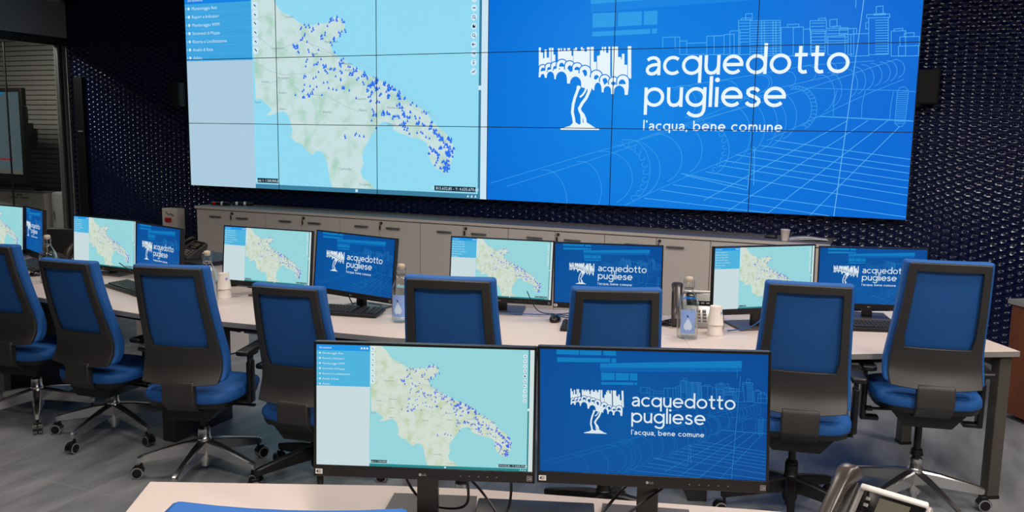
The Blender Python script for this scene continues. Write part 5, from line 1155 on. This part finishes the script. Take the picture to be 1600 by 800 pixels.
# ------------------------------------------------------------------ desk phones
def phone(x, y, yw, lab, dark=False, tilt=True):
    r = empty('desk_phone', (x, y, DZ), math.radians(yw))
    tag(r, lab, 'phone', 'desk phones')
    sl = math.atan2(.105, .155)
    body = M['silver'] if dark != 2 else M['black_matte']
    mb = MB(); mb.prism([(-.085, 0), (-.085, .016), (.072, .122), (.088, .122), (.088, .10), (.05, 0)], -.065, .115, 'x', body); mb.build('body', r, bevel=.005)
    F = T(0, -.085, .0165) @ Matrix.Rotation(sl * .995, 4, 'X')    # face frame: y runs up the slope
    mb = MB(); mb.box((.03, .148, .003), (.152, .072, .006), M['black_gloss'], mtx=F, ch=.002); p = mb.build('display_panel', r)
    mb = MB(); mb.box((.035, .153, .0065), (.075, .042, .002), M['lcd'], mtx=F); d = mb.build('display', p); tag(d, 'grey green display')
    mb = MB()
    for k in range(2):
        mb.box((-.028, .165 - k * .016, .0068), (.012, .008, .002), M['key'], mtx=F, ch=.0008)
    for k in range(4):
        mb.box((.002 + k * .022, .119, .0068), (.015, .008, .002), M['key'], mtx=F, ch=.0008)
    mb.build('soft_keys', p)
    mb = MB(); mb.box((.025, .19, .004), (.166, .013, .012), M['white' if dark != 2 else 'black_matte'], mtx=F, ch=.004); o = mb.build('top_rim', r); tag(o, 'white top rim') if dark != 2 else None
    mb = MB(); mb.box((.025, .055, .001), (.16, .105, .004), M[('white', 'silver', 'black_matte')[int(dark)]], mtx=F, ch=.0015); mb.build('key_plate', r)
    mb = MB()
    for i in range(3):
        for j in range(4):
            mb.box((-.02 + i * .025, .075 - j * .019, .005), (.017, .012, .006), M['key'], mtx=F, ch=.002)
    for j in range(4):
        mb.box((.075, .085 - j * .019, .005), (.02, .010, .006), M['key'], mtx=F, ch=.002)
    mb.build('keys', r)
    # handset in its cradle along the left side
    mb = MB()
    n = 14
    path = [(-.014, .020), (0.012, .035), (.05, .043), (.10, .046), (.145, .043), (.185, .033), (.212, .016)]
    secs = [(.026, .020), (.025, .021), (.019, .013), (.018, .012), (.019, .013), (.025, .021), (.026, .020)]
    vs, fs = [], []
    for (py, pz), (rx, rz) in zip(path, secs):
        for i in range(n):
            t = 2 * PI * i / n
            ct, st = math.cos(t), math.sin(t)
            vs.append((-.088 + rx * math.copysign(abs(ct) ** .6, ct), py, pz + rz * math.copysign(abs(st) ** .6, st)))
    for k in range(len(path) - 1):
        for i in range(n):
            fs.append((k * n + i, k * n + (i + 1) % n, (k + 1) * n + (i + 1) % n, (k + 1) * n + i))
    fs += [list(range(n))[::-1], list(range((len(path) - 1) * n, len(path) * n))]
    mb.add(vs, fs, M['handset' if dark != 2 else 'black'], mtx=F); mb.build('handset', r)
    mb = MB(); mb.box((-.088, .095, .004), (.046, .2, .012), M['black_matte'], mtx=F, ch=.003); mb.prism([(-.085, 0), (-.085, .012), (.072, .118), (.085, .118), (.085, .10), (.05, 0)], -.111, -.064, 'x', M['black_matte']); mb.build('cradle', r, bevel=.003)
    mb = MB()
    pts = []
    for i in range(90):
        t = i / 89
        a = i * 1.3
        cx, cy = -.10 - .05 * math.sin(t * PI), -.075 + .09 * t - .04 * math.sin(t * PI)
        pts.append((cx + .008 * math.cos(a), cy + .004 * math.cos(a), .012 + .008 * math.sin(a)))
    mb.tube(pts, .0028, M['black'], n=6); mb.build('coiled_cord', r)
    r.scale = (1, 1, 1.28 if dark != 2 else .9)
    return r
phone(6.245, -3.0, 15, 'desk phone behind the labelled bottle and the cup stack on the right', dark=True).scale.x = 1.17
phone(3.47, -3.14, 8, 'desk phone at the left edge of the map monitor before the cabinets')
phone(1.80, -2.95, -8, 'desk phone beside the first glass bottle on the left')
phone(2.27, -2.42, -20, 'dark desk phone on the low grey sideboard behind the logo monitor below the wall box', dark=2)
r = empty('low_sideboard', (2.17, -2.32, 0), math.radians(-12))
tag(r, 'low grey sideboard with dark top behind the left desks', 'sideboard')
mb = MB(); mb.box((0, 0, .36), (.84, .42, .70), M['cab']); mb.build('body', r, bevel=.003)
mb = MB(); mb.box((0, 0, .725), (.88, .46, .03), M['frame_dark']); o = mb.build('top', r, bevel=.003); tag(o, 'dark top')
for s in (-1, 1):
    mb = MB(); mb.box((s * .21, -.217, .36), (.41, .016, .66), M['cab']); d = mb.build('door', r, bevel=.002)
    mb = MB(); mb.box((s * .1, -.236, .63), (.13, .022, .03), M['black'], ch=.008); mb.build('handle', d)
ph = phone(7.115, -5.40, -21, 'large near desk phone with white rim in the bottom right corner')
ph.scale = (.92, 1.0, 1.26)
mb = MB(); mb.box((.119, .075, .106), (.006, .016, .014), M['teal'], ch=.002); o = mb.build('side_clip', ph); tag(o, 'teal clip')

# ------------------------------------------------------------------ swing-top water bottles
def bottle(x, y, yw, lab, fill=.198):
    r = empty('water_bottle', (x, y, DZ), math.radians(yw))
    r.scale = (1.14, 1.14, 1.0)
    tag(r, lab, 'bottle', 'swing-top glass bottles')
    prof = [(.036, .0), (.043, .004), (.0445, .012), (.0445, .165), (.043, .18), (.037, .198), (.027, .218), (.0195, .235), (.0165, .25), (.0155, .268), (.0185, .270), (.0185, .277), (.0155, .279), (.0155, .285)]
    mb = MB(); mb.lathe(prof, M['glass'], 32, cap0=True, cap1=False); mb.build('glass', r)
    mb = MB(); mb.lathe([(.034, .006), (.041, .010), (.042, .016), (.042, .165), (.0405, .18), (.035, fill), (.0, fill)], M['water'], 32, cap1=False); mb.build('water', r)
    mb = MB(); mb.lathe([(.013, .276), (.0145, .284), (.0165, .287), (.0165, .297), (.013, .302), (.0, .303)], M['cork'], 20, cap1=False); o = mb.build('stopper', r)
    mb = MB()
    for s in (-1, 1):
        mb.tube([(s * .0165, 0, .292), (s * .021, -.002, .288), (s * .023, -.004, .270), (s * .020, -.003, .252), (s * .0175, 0, .240)], .0014, M['steel'], n=6)
        mb.tube([(s * .0175, 0, .246), (s * .021, -.012, .243), (s * .012, -.022, .235), (0, -.024, .233)], .0013, M['steel'], n=6)
    mb.lathe([(.0185, .242), (.0195, .243), (.0195, .246), (.0185, .247)], M['steel'], 20, cap0=False, cap1=False)
    mb.build('wire_clasp', r)
    # paper label wrapped on the front, with a drop printed on it
    mb = MB()
    R_ = .0452
    n = 12
    a0, a1 = -PI / 2 - .72, -PI / 2 + .72
    vs, fs = [], []
    for z in (.032, .148):
        for i in range(n + 1):
            t = a0 + (a1 - a0) * i / n
            vs.append((R_ * math.cos(t), R_ * math.sin(t), z))
    for i in range(n):
        fs.append((i, i + 1, n + 2 + i, n + 1 + i))
    mb.add(vs, fs, M['label'])
    # drop outline in (arc, height)
    def onlab(s, z, k=.0004):
        t = -PI / 2 + s / R_
        return ((R_ + k) * math.cos(t), (R_ + k) * math.sin(t), z)
    drop = [(0, .110)] + [(.0175 * math.cos(math.radians(a)), .068 + .021 * math.sin(math.radians(a))) for a in range(38, -219, -16)]
    ctr = (0, .07)
    vs = [onlab(*ctr, .0012)] + [onlab(*q, .0012) for q in drop]
    fs = [(0, i, i % len(drop) + 1) for i in range(1, len(drop) + 1)]
    mb.add(vs, fs, M['drop'])
    tri = [onlab(-.006, .116, .0014), onlab(.004, .111, .0014), onlab(-.004, .125, .0014)]
    mb.add(tri, [(0, 1, 2)], M['black'])
    hv = [onlab(-.0035, .047, .0016), onlab(.0035, .047, .0016), onlab(.0035, .052, .0016), onlab(0, .055, .0016), onlab(-.0035, .052, .0016)]
    mb.add(hv, [(0, 1, 2, 3, 4)], M['label'])
    o = mb.build('paper_label', r); tag(o, 'blue paper label with a pale drop')
    return r
bottle(2.32, -3.675, 25, 'swing-top glass bottle at the far left, beside the sideways logo monitor')
bottle(3.665, -3.745, 40, 'swing-top glass bottle whose neck shows behind the third chair from the left')
bottle(4.845, -3.635, 10, 'swing-top glass bottle touching the edge of a blue chair, label half visible', .185)
bottle(6.262, -3.318, 14, 'fully visible swing-top bottle with blue drop label, left of the paper cups')

# stacked paper cups on the desks
def cup_stack(x, y, lab, n=2):
    for k in range(n):
        r = empty('paper_cup', (x, y, DZ + .052 * k))
        tag(r, lab[k], 'paper cup', 'upturned paper cups')
        mb = MB(); paper_cup_mesh(mb, 0.0, True, h=.092, r0=.029, r1=.0385 - .001 * 0); mb.build('cup_body', r)
        if k == n - 1:
            mb = MB(); mb.box((.031, -.012, .062), (.004, .014, .012), M['label']); o = mb.build('printed_mark', r); tag(o, 'small blue mark')
cup_stack(6.372, -3.18, ['lower upturned white cup right of the fully visible bottle', 'upper upturned white cup right of the fully visible bottle'])
cup_stack(3.60, -3.545, ['lower upturned white cup at the left of the map monitor before the cabinets', 'upper upturned white cup at the left of the map monitor before the cabinets'])

# paper behind the right logo monitor
r = empty('paper_sheet', (7.13, -2.27, DZ), math.radians(28))
tag(r, 'white paper lying under the rightmost logo monitor', 'paper')
mb = MB(); mb.box((0, 0, .001), (.29, .2, .002), M['paper']); mb.build('sheet', r, bevel=.001)

# black box between the near monitors
r = empty('docking_box', (6.335, -5.50, DZ), math.radians(19))
tag(r, 'flat black box on the nearest desk between the two near monitor stands', 'docking box')
mb = MB(); mb.box((0, 0, .018), (.30, .10, .032), M['black'], ch=.004); mb.build('case', r)
mb = MB()
for k in range(4):
    mb.box((-.1 + k * .06, .0505, .018), (.03, .002, .012), M['key'])
mb.build('ports', r)

# ------------------------------------------------------------------ cables
def cable(lab, pts, mt='black', rad=.0035):
    P = [Vector(p) for p in pts]
    out = []
    for i in range(len(P) - 1):
        p0, p1, p2, p3 = P[max(i - 1, 0)], P[i], P[i + 1], P[min(i + 2, len(P) - 1)]
        for k in range(8):
            t = k / 8
            out.append(.5 * ((2 * p1) + (-p0 + p2) * t + (2 * p0 - 5 * p1 + 4 * p2 - p3) * t * t + (-p0 + 3 * p1 - 3 * p2 + p3) * t ** 3))
    out.append(P[-1])
    mb = MB(); mb.tube(out, rad, M[mt], n=8)
    o = mb.build('cable')
    tag(o, lab, 'cable', 'monitor cables')
cable('black cable looping below the near map monitor', [(6.03, -5.63, .90), (6.02, -5.60, .83), (6.06, -5.585, .775), (6.13, -5.575, .765), (6.18, -5.575, .79), (6.19, -5.60, .88)])
cable('black cable running diagonally right of the near map monitor stand', [(6.17, -5.62, .90), (6.23, -5.60, .84), (6.30, -5.62, .775), (6.36, -5.68, .752), (6.44, -5.78, .746)])
cable('black cable hanging from the right of the near map monitor to the black box', [(6.25, -5.58, .90), (6.285, -5.55, .87), (6.29, -5.56, .80), (6.28, -5.58, .775)])
cable('black cable from the near logo monitor to the left', [(6.60, -5.46, .90), (6.55, -5.48, .85), (6.50, -5.55, .785), (6.44, -5.63, .747)])
cable('second black cable from the near logo monitor to the left', [(6.69, -5.44, .90), (6.64, -5.46, .86), (6.56, -5.54, .80), (6.49, -5.66, .747)])
cable('blue cable crossing the desk at the stand of the middle map monitor', [(5.13, -3.30, .748), (5.25, -3.26, .752), (5.42, -3.18, .748), (5.58, -3.14, .75), (5.72, -3.20, .748)], 'cable_blue', .003)
cable('blue cable from the cup stack to the stand of the right map monitor', [(6.42, -3.09, .746), (6.50, -3.10, .765), (6.56, -3.12, .80), (6.60, -3.13, .85)], 'cable_blue', .003)
cable('thin black cable looping behind the middle mouse', [(5.42, -3.33, .90), (5.46, -3.27, .79), (5.52, -3.13, .75), (5.62, -3.10, .762), (5.66, -3.20, .75), (5.56, -3.19, .752)], 'black', .0025)
cable('black cable curling under the logo monitor above the keyboard', [(4.50, -3.62, .86), (4.46, -3.52, .79), (4.40, -3.40, .752), (4.55, -3.36, .75), (4.60, -3.56, .80)], 'black', .003)
cable('black cable on the left desk by the map monitor stand', [(2.66, -3.44, .86), (2.74, -3.36, .77), (2.86, -3.36, .748), (2.94, -3.40, .748)], 'black', .003)

# ------------------------------------------------------------------ task chairs
PROF = [(1.098, -.296), (1.03, -.284), (.95, -.266), (.87, -.244), (.80, -.222), (.72, -.194), (.68, -.183), (.64, -.178), (.60, -.188), (.57, -.204), (.543, -.224)]
HALF = [.161, .164, .168, .173, .177, .183, .187, .191, .193, .192, .188]
def prof_at(z):
    for (z0, y0), (z1, y1), h0, h1 in zip(PROF, PROF[1:], HALF, HALF[1:]):
        if z0 >= z >= z1:
            t = (z0 - z) / (z0 - z1)
            return y0 + (y1 - y0) * t, h0 + (h1 - h0) * t
    return (PROF[0][1], HALF[0]) if z > PROF[0][0] else (PROF[-1][1], HALF[-1])

def slab_from_grid(mb, rows, thick, material, hole=None):
    """rows: list of rows of (x,y,z) on the rear face; thickened forwards (+y). hole(i,j) drops a cell."""
    nr, nc = len(rows), len(rows[0])
    vs = [p for r in rows for p in r]
    vs += [(p[0], p[1] + thick, p[2]) for r in rows for p in r]
    N = nr * nc
    cells = {(i, j) for i in range(nr - 1) for j in range(nc - 1) if not (hole and hole(i, j))}
    fs = []
    for (i, j) in cells:
        a, b, c_, d = i * nc + j, i * nc + j + 1, (i + 1) * nc + j + 1, (i + 1) * nc + j
        fs.append((a, b, c_, d))
        fs.append((N + d, N + c_, N + b, N + a))
        for (di, dj, p, q) in ((-1, 0, a, b), (1, 0, c_, d), (0, -1, d, a), (0, 1, b, c_)):
            if (i + di, j + dj) not in cells:
                fs.append((p, N + p, N + q, q))
    mb.add(vs, fs, material)

def chair_meshes():
    me = {}
    # shell frame with its window
    zs = [1.098, 1.082, 1.064, 1.0, .95, .90, .85, .80, .765, .735, .712, .69, .66, .63, .60, .57, .543]
    wi = .80                                                     # inner window half width as a share
    cols = [-1, -.95, -wi - .05, -wi, -.5, -.25, 0, .25, .5, wi, wi + .05, .95, 1]
    rows = []
    for z in zs:
        y, h = prof_at(z)
        row = []
        for s in cols:
            zz = z
            if abs(s) == wi and z < .75:
                s = math.copysign(wi - (.05 if z > .70 else 0), s)
            if z < .66:
                zz = z - .012 * (1 - s * s) * (.66 - z) / .117
            if z > 1.07:
                zz = z + .004 * (1 - s * s)
            row.append((s * h, y - .022 * (1 - s * s), zz))
        rows.append(row)
    hole = lambda i, j: 2 <= i <= 9 and 3 <= j <= 8
    mb = MB(); slab_from_grid(mb, rows, .022, M['black_matte'], hole); me['shell'] = mb.mesh('back_shell')
    # blue cushion on the sitting side
    zs2 = [1.108, 1.09, 1.04, .97, .90, .83, .76, .70, .65, .60, .57, .548]
    cols2 = [-1, -.9, -.6, -.3, 0, .3, .6, .9, 1]
    rows = []
    for z in zs2:
        y, h = prof_at(min(z, 1.098))
        rows.append([(s * (h + .016), y + .021 - .020 * (1 - s * s), z) for s in cols2])
    mb = MB(); slab_from_grid(mb, rows, .058, M['blue']); me['pad'] = mb.mesh('back_cushion')
    # seat
    mb = MB()
    rows_ = []
    n = 28
    def ring(sx, sy, z, p=4.0, dy=.02):
        out = []
        for i in range(n):
            t = 2 * PI * i / n
            c_, s_ = math.cos(t), math.sin(t)
            k = (abs(c_) ** p + abs(s_) ** p) ** (-1 / p)
            out.append((sx * c_ * k, sy * s_ * k + dy, z + (.012 * (-(s_ * k)) if s_ > 0 else 0) * (1 if z > .46 else .6)))
        return out
    rs = [ring(.21, .21, .436), ring(.228, .228, .438), ring(.233, .232, .447), ring(.233, .232, .470), ring(.225, .225, .483), ring(.205, .205, .490), ring(.10, .10, .493)]
    vs = [p for q in rs for p in q]
    fs = []
    for k in range(len(rs) - 1):
        for i in range(n):
            fs.append((k * n + i, k * n + (i + 1) % n, (k + 1) * n + (i + 1) % n, (k + 1) * n + i))
    fs += [list(range(n))[::-1], list(range((len(rs) - 1) * n, len(rs) * n))]
    mb.add(vs, fs, M['blue']); me['seat'] = mb.mesh('seat_cushion')
    mb = MB()
    rs = [ring(.18, .175, .40), ring(.222, .222, .412), ring(.228, .227, .437), ring(.1, .1, .437)]
    vs = [p for q in rs for p in q]
    fs = []
    for k in range(len(rs) - 1):
        for i in range(n):
            fs.append((k * n + i, k * n + (i + 1) % n, (k + 1) * n + (i + 1) % n, (k + 1) * n + i))
    fs += [list(range(n))[::-1], list(range((len(rs) - 1) * n, len(rs) * n))]
    mb.add(vs, fs, M['black']); me['pan'] = mb.mesh('seat_pan')
    # spine that carries the back, and the tilt mechanism
    mb = MB(); mb.prism([(-.212, .556), (-.236, .552), (-.245, .535), (-.245, .448), (-.20, .40), (-.06, .35), (-.04, .36), (-.04, .405), (-.17, .43), (-.20, .46)], -.078, .078, 'x', M['black_matte']); me['spine'] = mb.mesh('back_support')
    mb = MB()
    mb.prism([(-.16, .405), (.16, .405), (.10, .335), (-.10, .335)], -.15, .12, 'y', M['black'])
    mb.rod((.11, .02, .375), (.235, .03, .37), .007, M['black'])
    mb.box((.24, .03, .37), (.04, .02, .012), M['black'], ch=.004)
    mb.rod((-.11, -.03, .375), (-.225, -.03, .37), .007, M['black'])
    mb.box((-.23, -.03, .37), (.03, .03, .02), M['black'], ch=.005)
    me['mech'] = mb.mesh('tilt_mechanism')
    mb = MB(); mb.rod((0, 0, .22), (0, 0, .345), .0165, M['black']); mb.rod((0, 0, .24), (0, 0, .255), .03, M['black'], r1=.024); me['lift'] = mb.mesh('gas_lift')
    for s, key in ((-1, 'armL'), (1, 'armR')):
        mb = MB()
        mb.box((s * .222, .0, .405), (.08, .05, .018), M['black'], ch=.004)
        mb.box((s * .252, .0, .50), (.026, .055, .21), M['black'], ch=.008)
        mb.box((s * .252, .0, .615), (.018, .042, .08), M['black_matte'], ch=.005)
        me[key] = mb.mesh('armrest')
        mb = MB(); mb.box((s * .25, .03, .66), (.066, .245, .028), M['black'], ch=.012); mb.box((s * .252, .0, .643), (.05, .09, .016), M['black'], ch=.003); me[key + 'pad'] = mb.mesh('arm_pad')
    for tone in ('chrome', 'black'):
        mt = M[tone]
        mb = MB()
        mb.lathe([(.030, .07), (.034, .085), (.034, .19), (.030, .195), (.029, .238), (.020, .245)], mt, 24)
        mb.rod((0, 0, .045), (0, 0, .075), .019, mt)
        me['hub_' + tone] = mb.mesh('base_hub')
        mb = MB()
        st = [(.02, .024, .112, .182), (.10, .022, .105, .168), (.20, .018, .092, .142), (.285, .0145, .080, .118), (.305, .0135, .078, .112), (.316, .009, .08, .106)]
        vs, fs = [], []
        for (rr, hw, z0, z1) in st:
            vs += [(rr, -hw * .7, z0), (rr, hw * .7, z0), (rr, hw, z1 - .006), (rr, hw * .7, z1), (rr, -hw * .7, z1), (rr, -hw, z1 - .006)]
        for k in range(len(st) - 1):
            for i in range(6):
                fs.append((k * 6 + i, k * 6 + (i + 1) % 6, (k + 1) * 6 + (i + 1) % 6, (k + 1) * 6 + i))
        fs += [list(range(6))[::-1], list(range((len(st) - 1) * 6, len(st) * 6))]
        mb.add(vs, fs, mt); me['leg_' + tone] = mb.mesh('base_leg')
    # twin-wheel caster hanging at r = .30
    mb = MB(); mb.rod((.30, 0, .05), (.30, 0, .085), .007, M['black'])
    mb.box((.312, 0, .052), (.04, .012, .03), M['black'], ch=.004)
    n = 14
    for s in (-1, 1):
        hood = [(math.cos(t) * .031, math.sin(t) * .031) for t in [PI * k / 9 - .2 for k in range(10)]]
        mb.prism([(a + .318, b + .029) for a, b in hood], s * .003, s * .021, 'y', M['black'])
    me['caster'] = mb.mesh('caster')
    mb = MB()
    for s in (-1, 1):
        mb.rod((.318, s * .004, .029), (.318, s * .022, .029), .0285, M['wheelring'], n=22)
        mb.rod((.318, s * .0205, .029), (.318, s * .0245, .029), .0225, M['black'], n=22)
    me['wheel'] = mb.mesh('wheel')
    return me
CM = chair_meshes()

CHAIRS = [
 # hub x, y, yaw, seat offset, star rotation, base tone, label
 (2.572, -4.00, 8, -.036, 321, 'chrome', 'blue office chair cut off by the left edge of the view'),
 (3.20, -4.015, 4, -.079, 206, 'chrome', 'blue office chair second from left with polished base'),
 (4.066, -4.24, 16, -.009, 215, 'chrome', 'blue office chair third from left with polished star base fully in view'),
 (4.614, -4.055, 8, -.086, 236, 'black', 'blue office chair with black base just left of the near map monitor'),
 (5.529, -4.297, 14.7, .063, 330, 'chrome', 'blue office chair rising behind the near map monitor'),
 (6.068, -3.998, 22.3, .020, 236, 'black', 'blue office chair rising behind the near logo monitor'),
 (6.795, -3.462, 10, .016, 60, 'black', 'blue office chair with black base right of the near logo monitor'),
 (7.322, -3.125, 11, .100, 17, 'chrome', 'tall blue office chair at the right end of the row'),
 (6.236, -6.24, 21, .061, 40, 'black', 'nearest blue chair, only its top edge showing at the bottom'),
]
def make_chair(x, y, yw, dz, rot, tone, lab):
    r = empty('office_chair', (x, y, 0), math.radians(yw))
    tag(r, lab, 'chair', 'blue office chairs')
    up = []
    def part(name, key, parent=r, bev=0.0):
        o = link(name, CM[key], parent, bevel=bev)
        return o
    for name, key, bev in (('back_shell', 'shell', .004), ('back_cushion', 'pad', .012), ('seat_cushion', 'seat', 0), ('seat_pan', 'pan', 0), ('back_support', 'spine', .006), ('tilt_mechanism', 'mech', .004), ('gas_lift', 'lift', 0)):
        o = part(name, key, r, bev)
        o.location.z = dz if name != 'gas_lift' else 0
        if name == 'gas_lift':
            if dz > 0:
                k_ = (.125 + dz) / .125
                o.scale.z = k_
                o.location.z = .22 - .22 * k_
            else:
                o.location.z = dz * .6
    for k in ('armL', 'armR'):
        a = part('armrest', k)
        a.location.z = min(dz, .015)
        part('arm_pad', k + 'pad', a)
    b = part('base_hub', 'hub_' + tone)
    for k in range(5):
        l = part('base_leg', 'leg_' + tone)
        l.rotation_euler.z = math.radians(rot - yw + 72 * k)
        c_ = part('caster', 'caster', l)
        part('wheel', 'wheel', l)
    return r
for a in CHAIRS:
    make_chair(*a)

# ------------------------------------------------------------------ meeting room beyond the glass
r = empty('presentation_display', (-3.55, 0.06, 1.60), math.radians(-5))
tag(r, 'large dim presentation display behind the glass partition', 'display')
mb = MB(); mb.box((0, .0, 0), (1.98, .06, 1.14), M['black'], ch=.008); mb.box((0, .06, 0), (1.2, .06, .6), M['black']); mb.build('frame', r)
scr = emit('meeting_screen', srgb(118, 140, 152), .75)
mb = MB(); mb.box((0, -.032, .02), (1.86, .004, 1.0), scr)
mb.box((-.1, -.0345, .505), (1.5, .002, .03), PM['header'])
mb.box((0, -.0345, -.455), (1.86, .002, .05), M['key'])
mb.box((.6, -.0345, -.30), (.3, .002, .018), M['red'])
for k in range(7):
    mb.box((.05, -.0345, .3 - k * .07), (.9 - .1 * (k % 3), .002, .012), M['key'])
mb.build('screen', r)
mb = MB(); mb.box((0, .32, 0), (.5, .52, .3), M['frame_dark']); mb.build('wall_mount', r)
mb = MB(); mb.tube([(.98, .0, .35), (1.03, .0, .34), (1.04, .0, .2), (1.03, 0, .12), (.98, 0, .1)], .01, M['black']); mb.build('side_handle', r)
for k in range(3):
    r = empty('storage_cabinet', (-3.05 - .92 * k, .22, 0))
    tag(r, ['right hand pale cabinet below the display behind the glass', 'pale cabinet below the display behind the glass, cut by the left edge', 'farthest pale cabinet behind the glass'][k], 'cabinet', 'cabinets in the meeting room')
    mb = MB(); mb.box((0, .22, .47), (.915, .44, .82), M['cab']); mb.box((0, .22, .03), (.88, .40, .06), M['black']); mb.build('body', r)
    mb = MB(); mb.box((0, .215, .89), (.92, .46, .022), M['cabtop']); mb.build('top', r, bevel=.002)
    for s in (-1, 1):
        mb = MB(); mb.box((s * .229, -.008, .47), (.45, .016, .80), M['cab']); d = mb.build('door', r, bevel=.0015)
        mb = MB(); mb.box((s * .1, -.026, .80), (.14, .01, .016), M['steel'], ch=.003); mb.box((s * .1, -.016, .80), (.1, .016, .01), M['steel']); mb.build('handle', d)
        mb = MB(); mb.rod((s * .03, -.016, .84), (s * .03, -.026, .84), .011, M['black']); mb.build('lock', d)
r = empty('tall_cabinet', (-2.32, .30, 0))
tag(r, 'plain dark grey low cabinet behind the glass next to the partition frame', 'cabinet')
mb = MB(); mb.box((0, .2, .45), (.5, .42, .88), M['plaster'], ch=.006); mb.build('body', r)
mb = MB(); mb.box((0, -.018, .45), (.49, .016, .84), M['plaster']); mb.build('door', r, bevel=.003)
mb = MB(); mb.box((-.2, -.035, .6), (.012, .02, .1), M['steel'], ch=.003); mb.build('handle', r)
r = empty('conference_speaker', (-2.75, .40, .901))
tag(r, 'black conference device lying on the cabinet behind the glass', 'device')
mb = MB(); mb.lathe([(.17, 0), (.18, .012), (.12, .03), (.04, .042), (.0, .044)], M['black'], 24, cap1=False); mb.build('shell', r)
mb = MB(); mb.lathe([(.05, .0425), (.045, .048), (.0, .05)], M['key'], 16, cap1=False); mb.build('key_dome', r)
r = empty('reflection_chair', (0.36, -1.75, 0), math.radians(15))  # added chair, stands in for a chair reflected in the partition glass
tag(r, 'dark grey chair added behind the far left desk for a reflection in the glass partition', 'chair')
mb = MB(); mb.box((0, -.22, .63), (.40, .05, .36), M['black_matte'], ch=.024); mb.build('backrest', r)
mb = MB(); mb.box((0, .0, .45), (.46, .46, .06), M['black_matte'], ch=.025); mb.build('seat', r)
for sx in (-1, 1):
    for sy in (-1, 1):
        mb = MB(); mb.rod((sx * .2, sy * .2, .43), (sx * .22, sy * .22, 0), .012, M['frame_dark']); mb.build('leg', r)
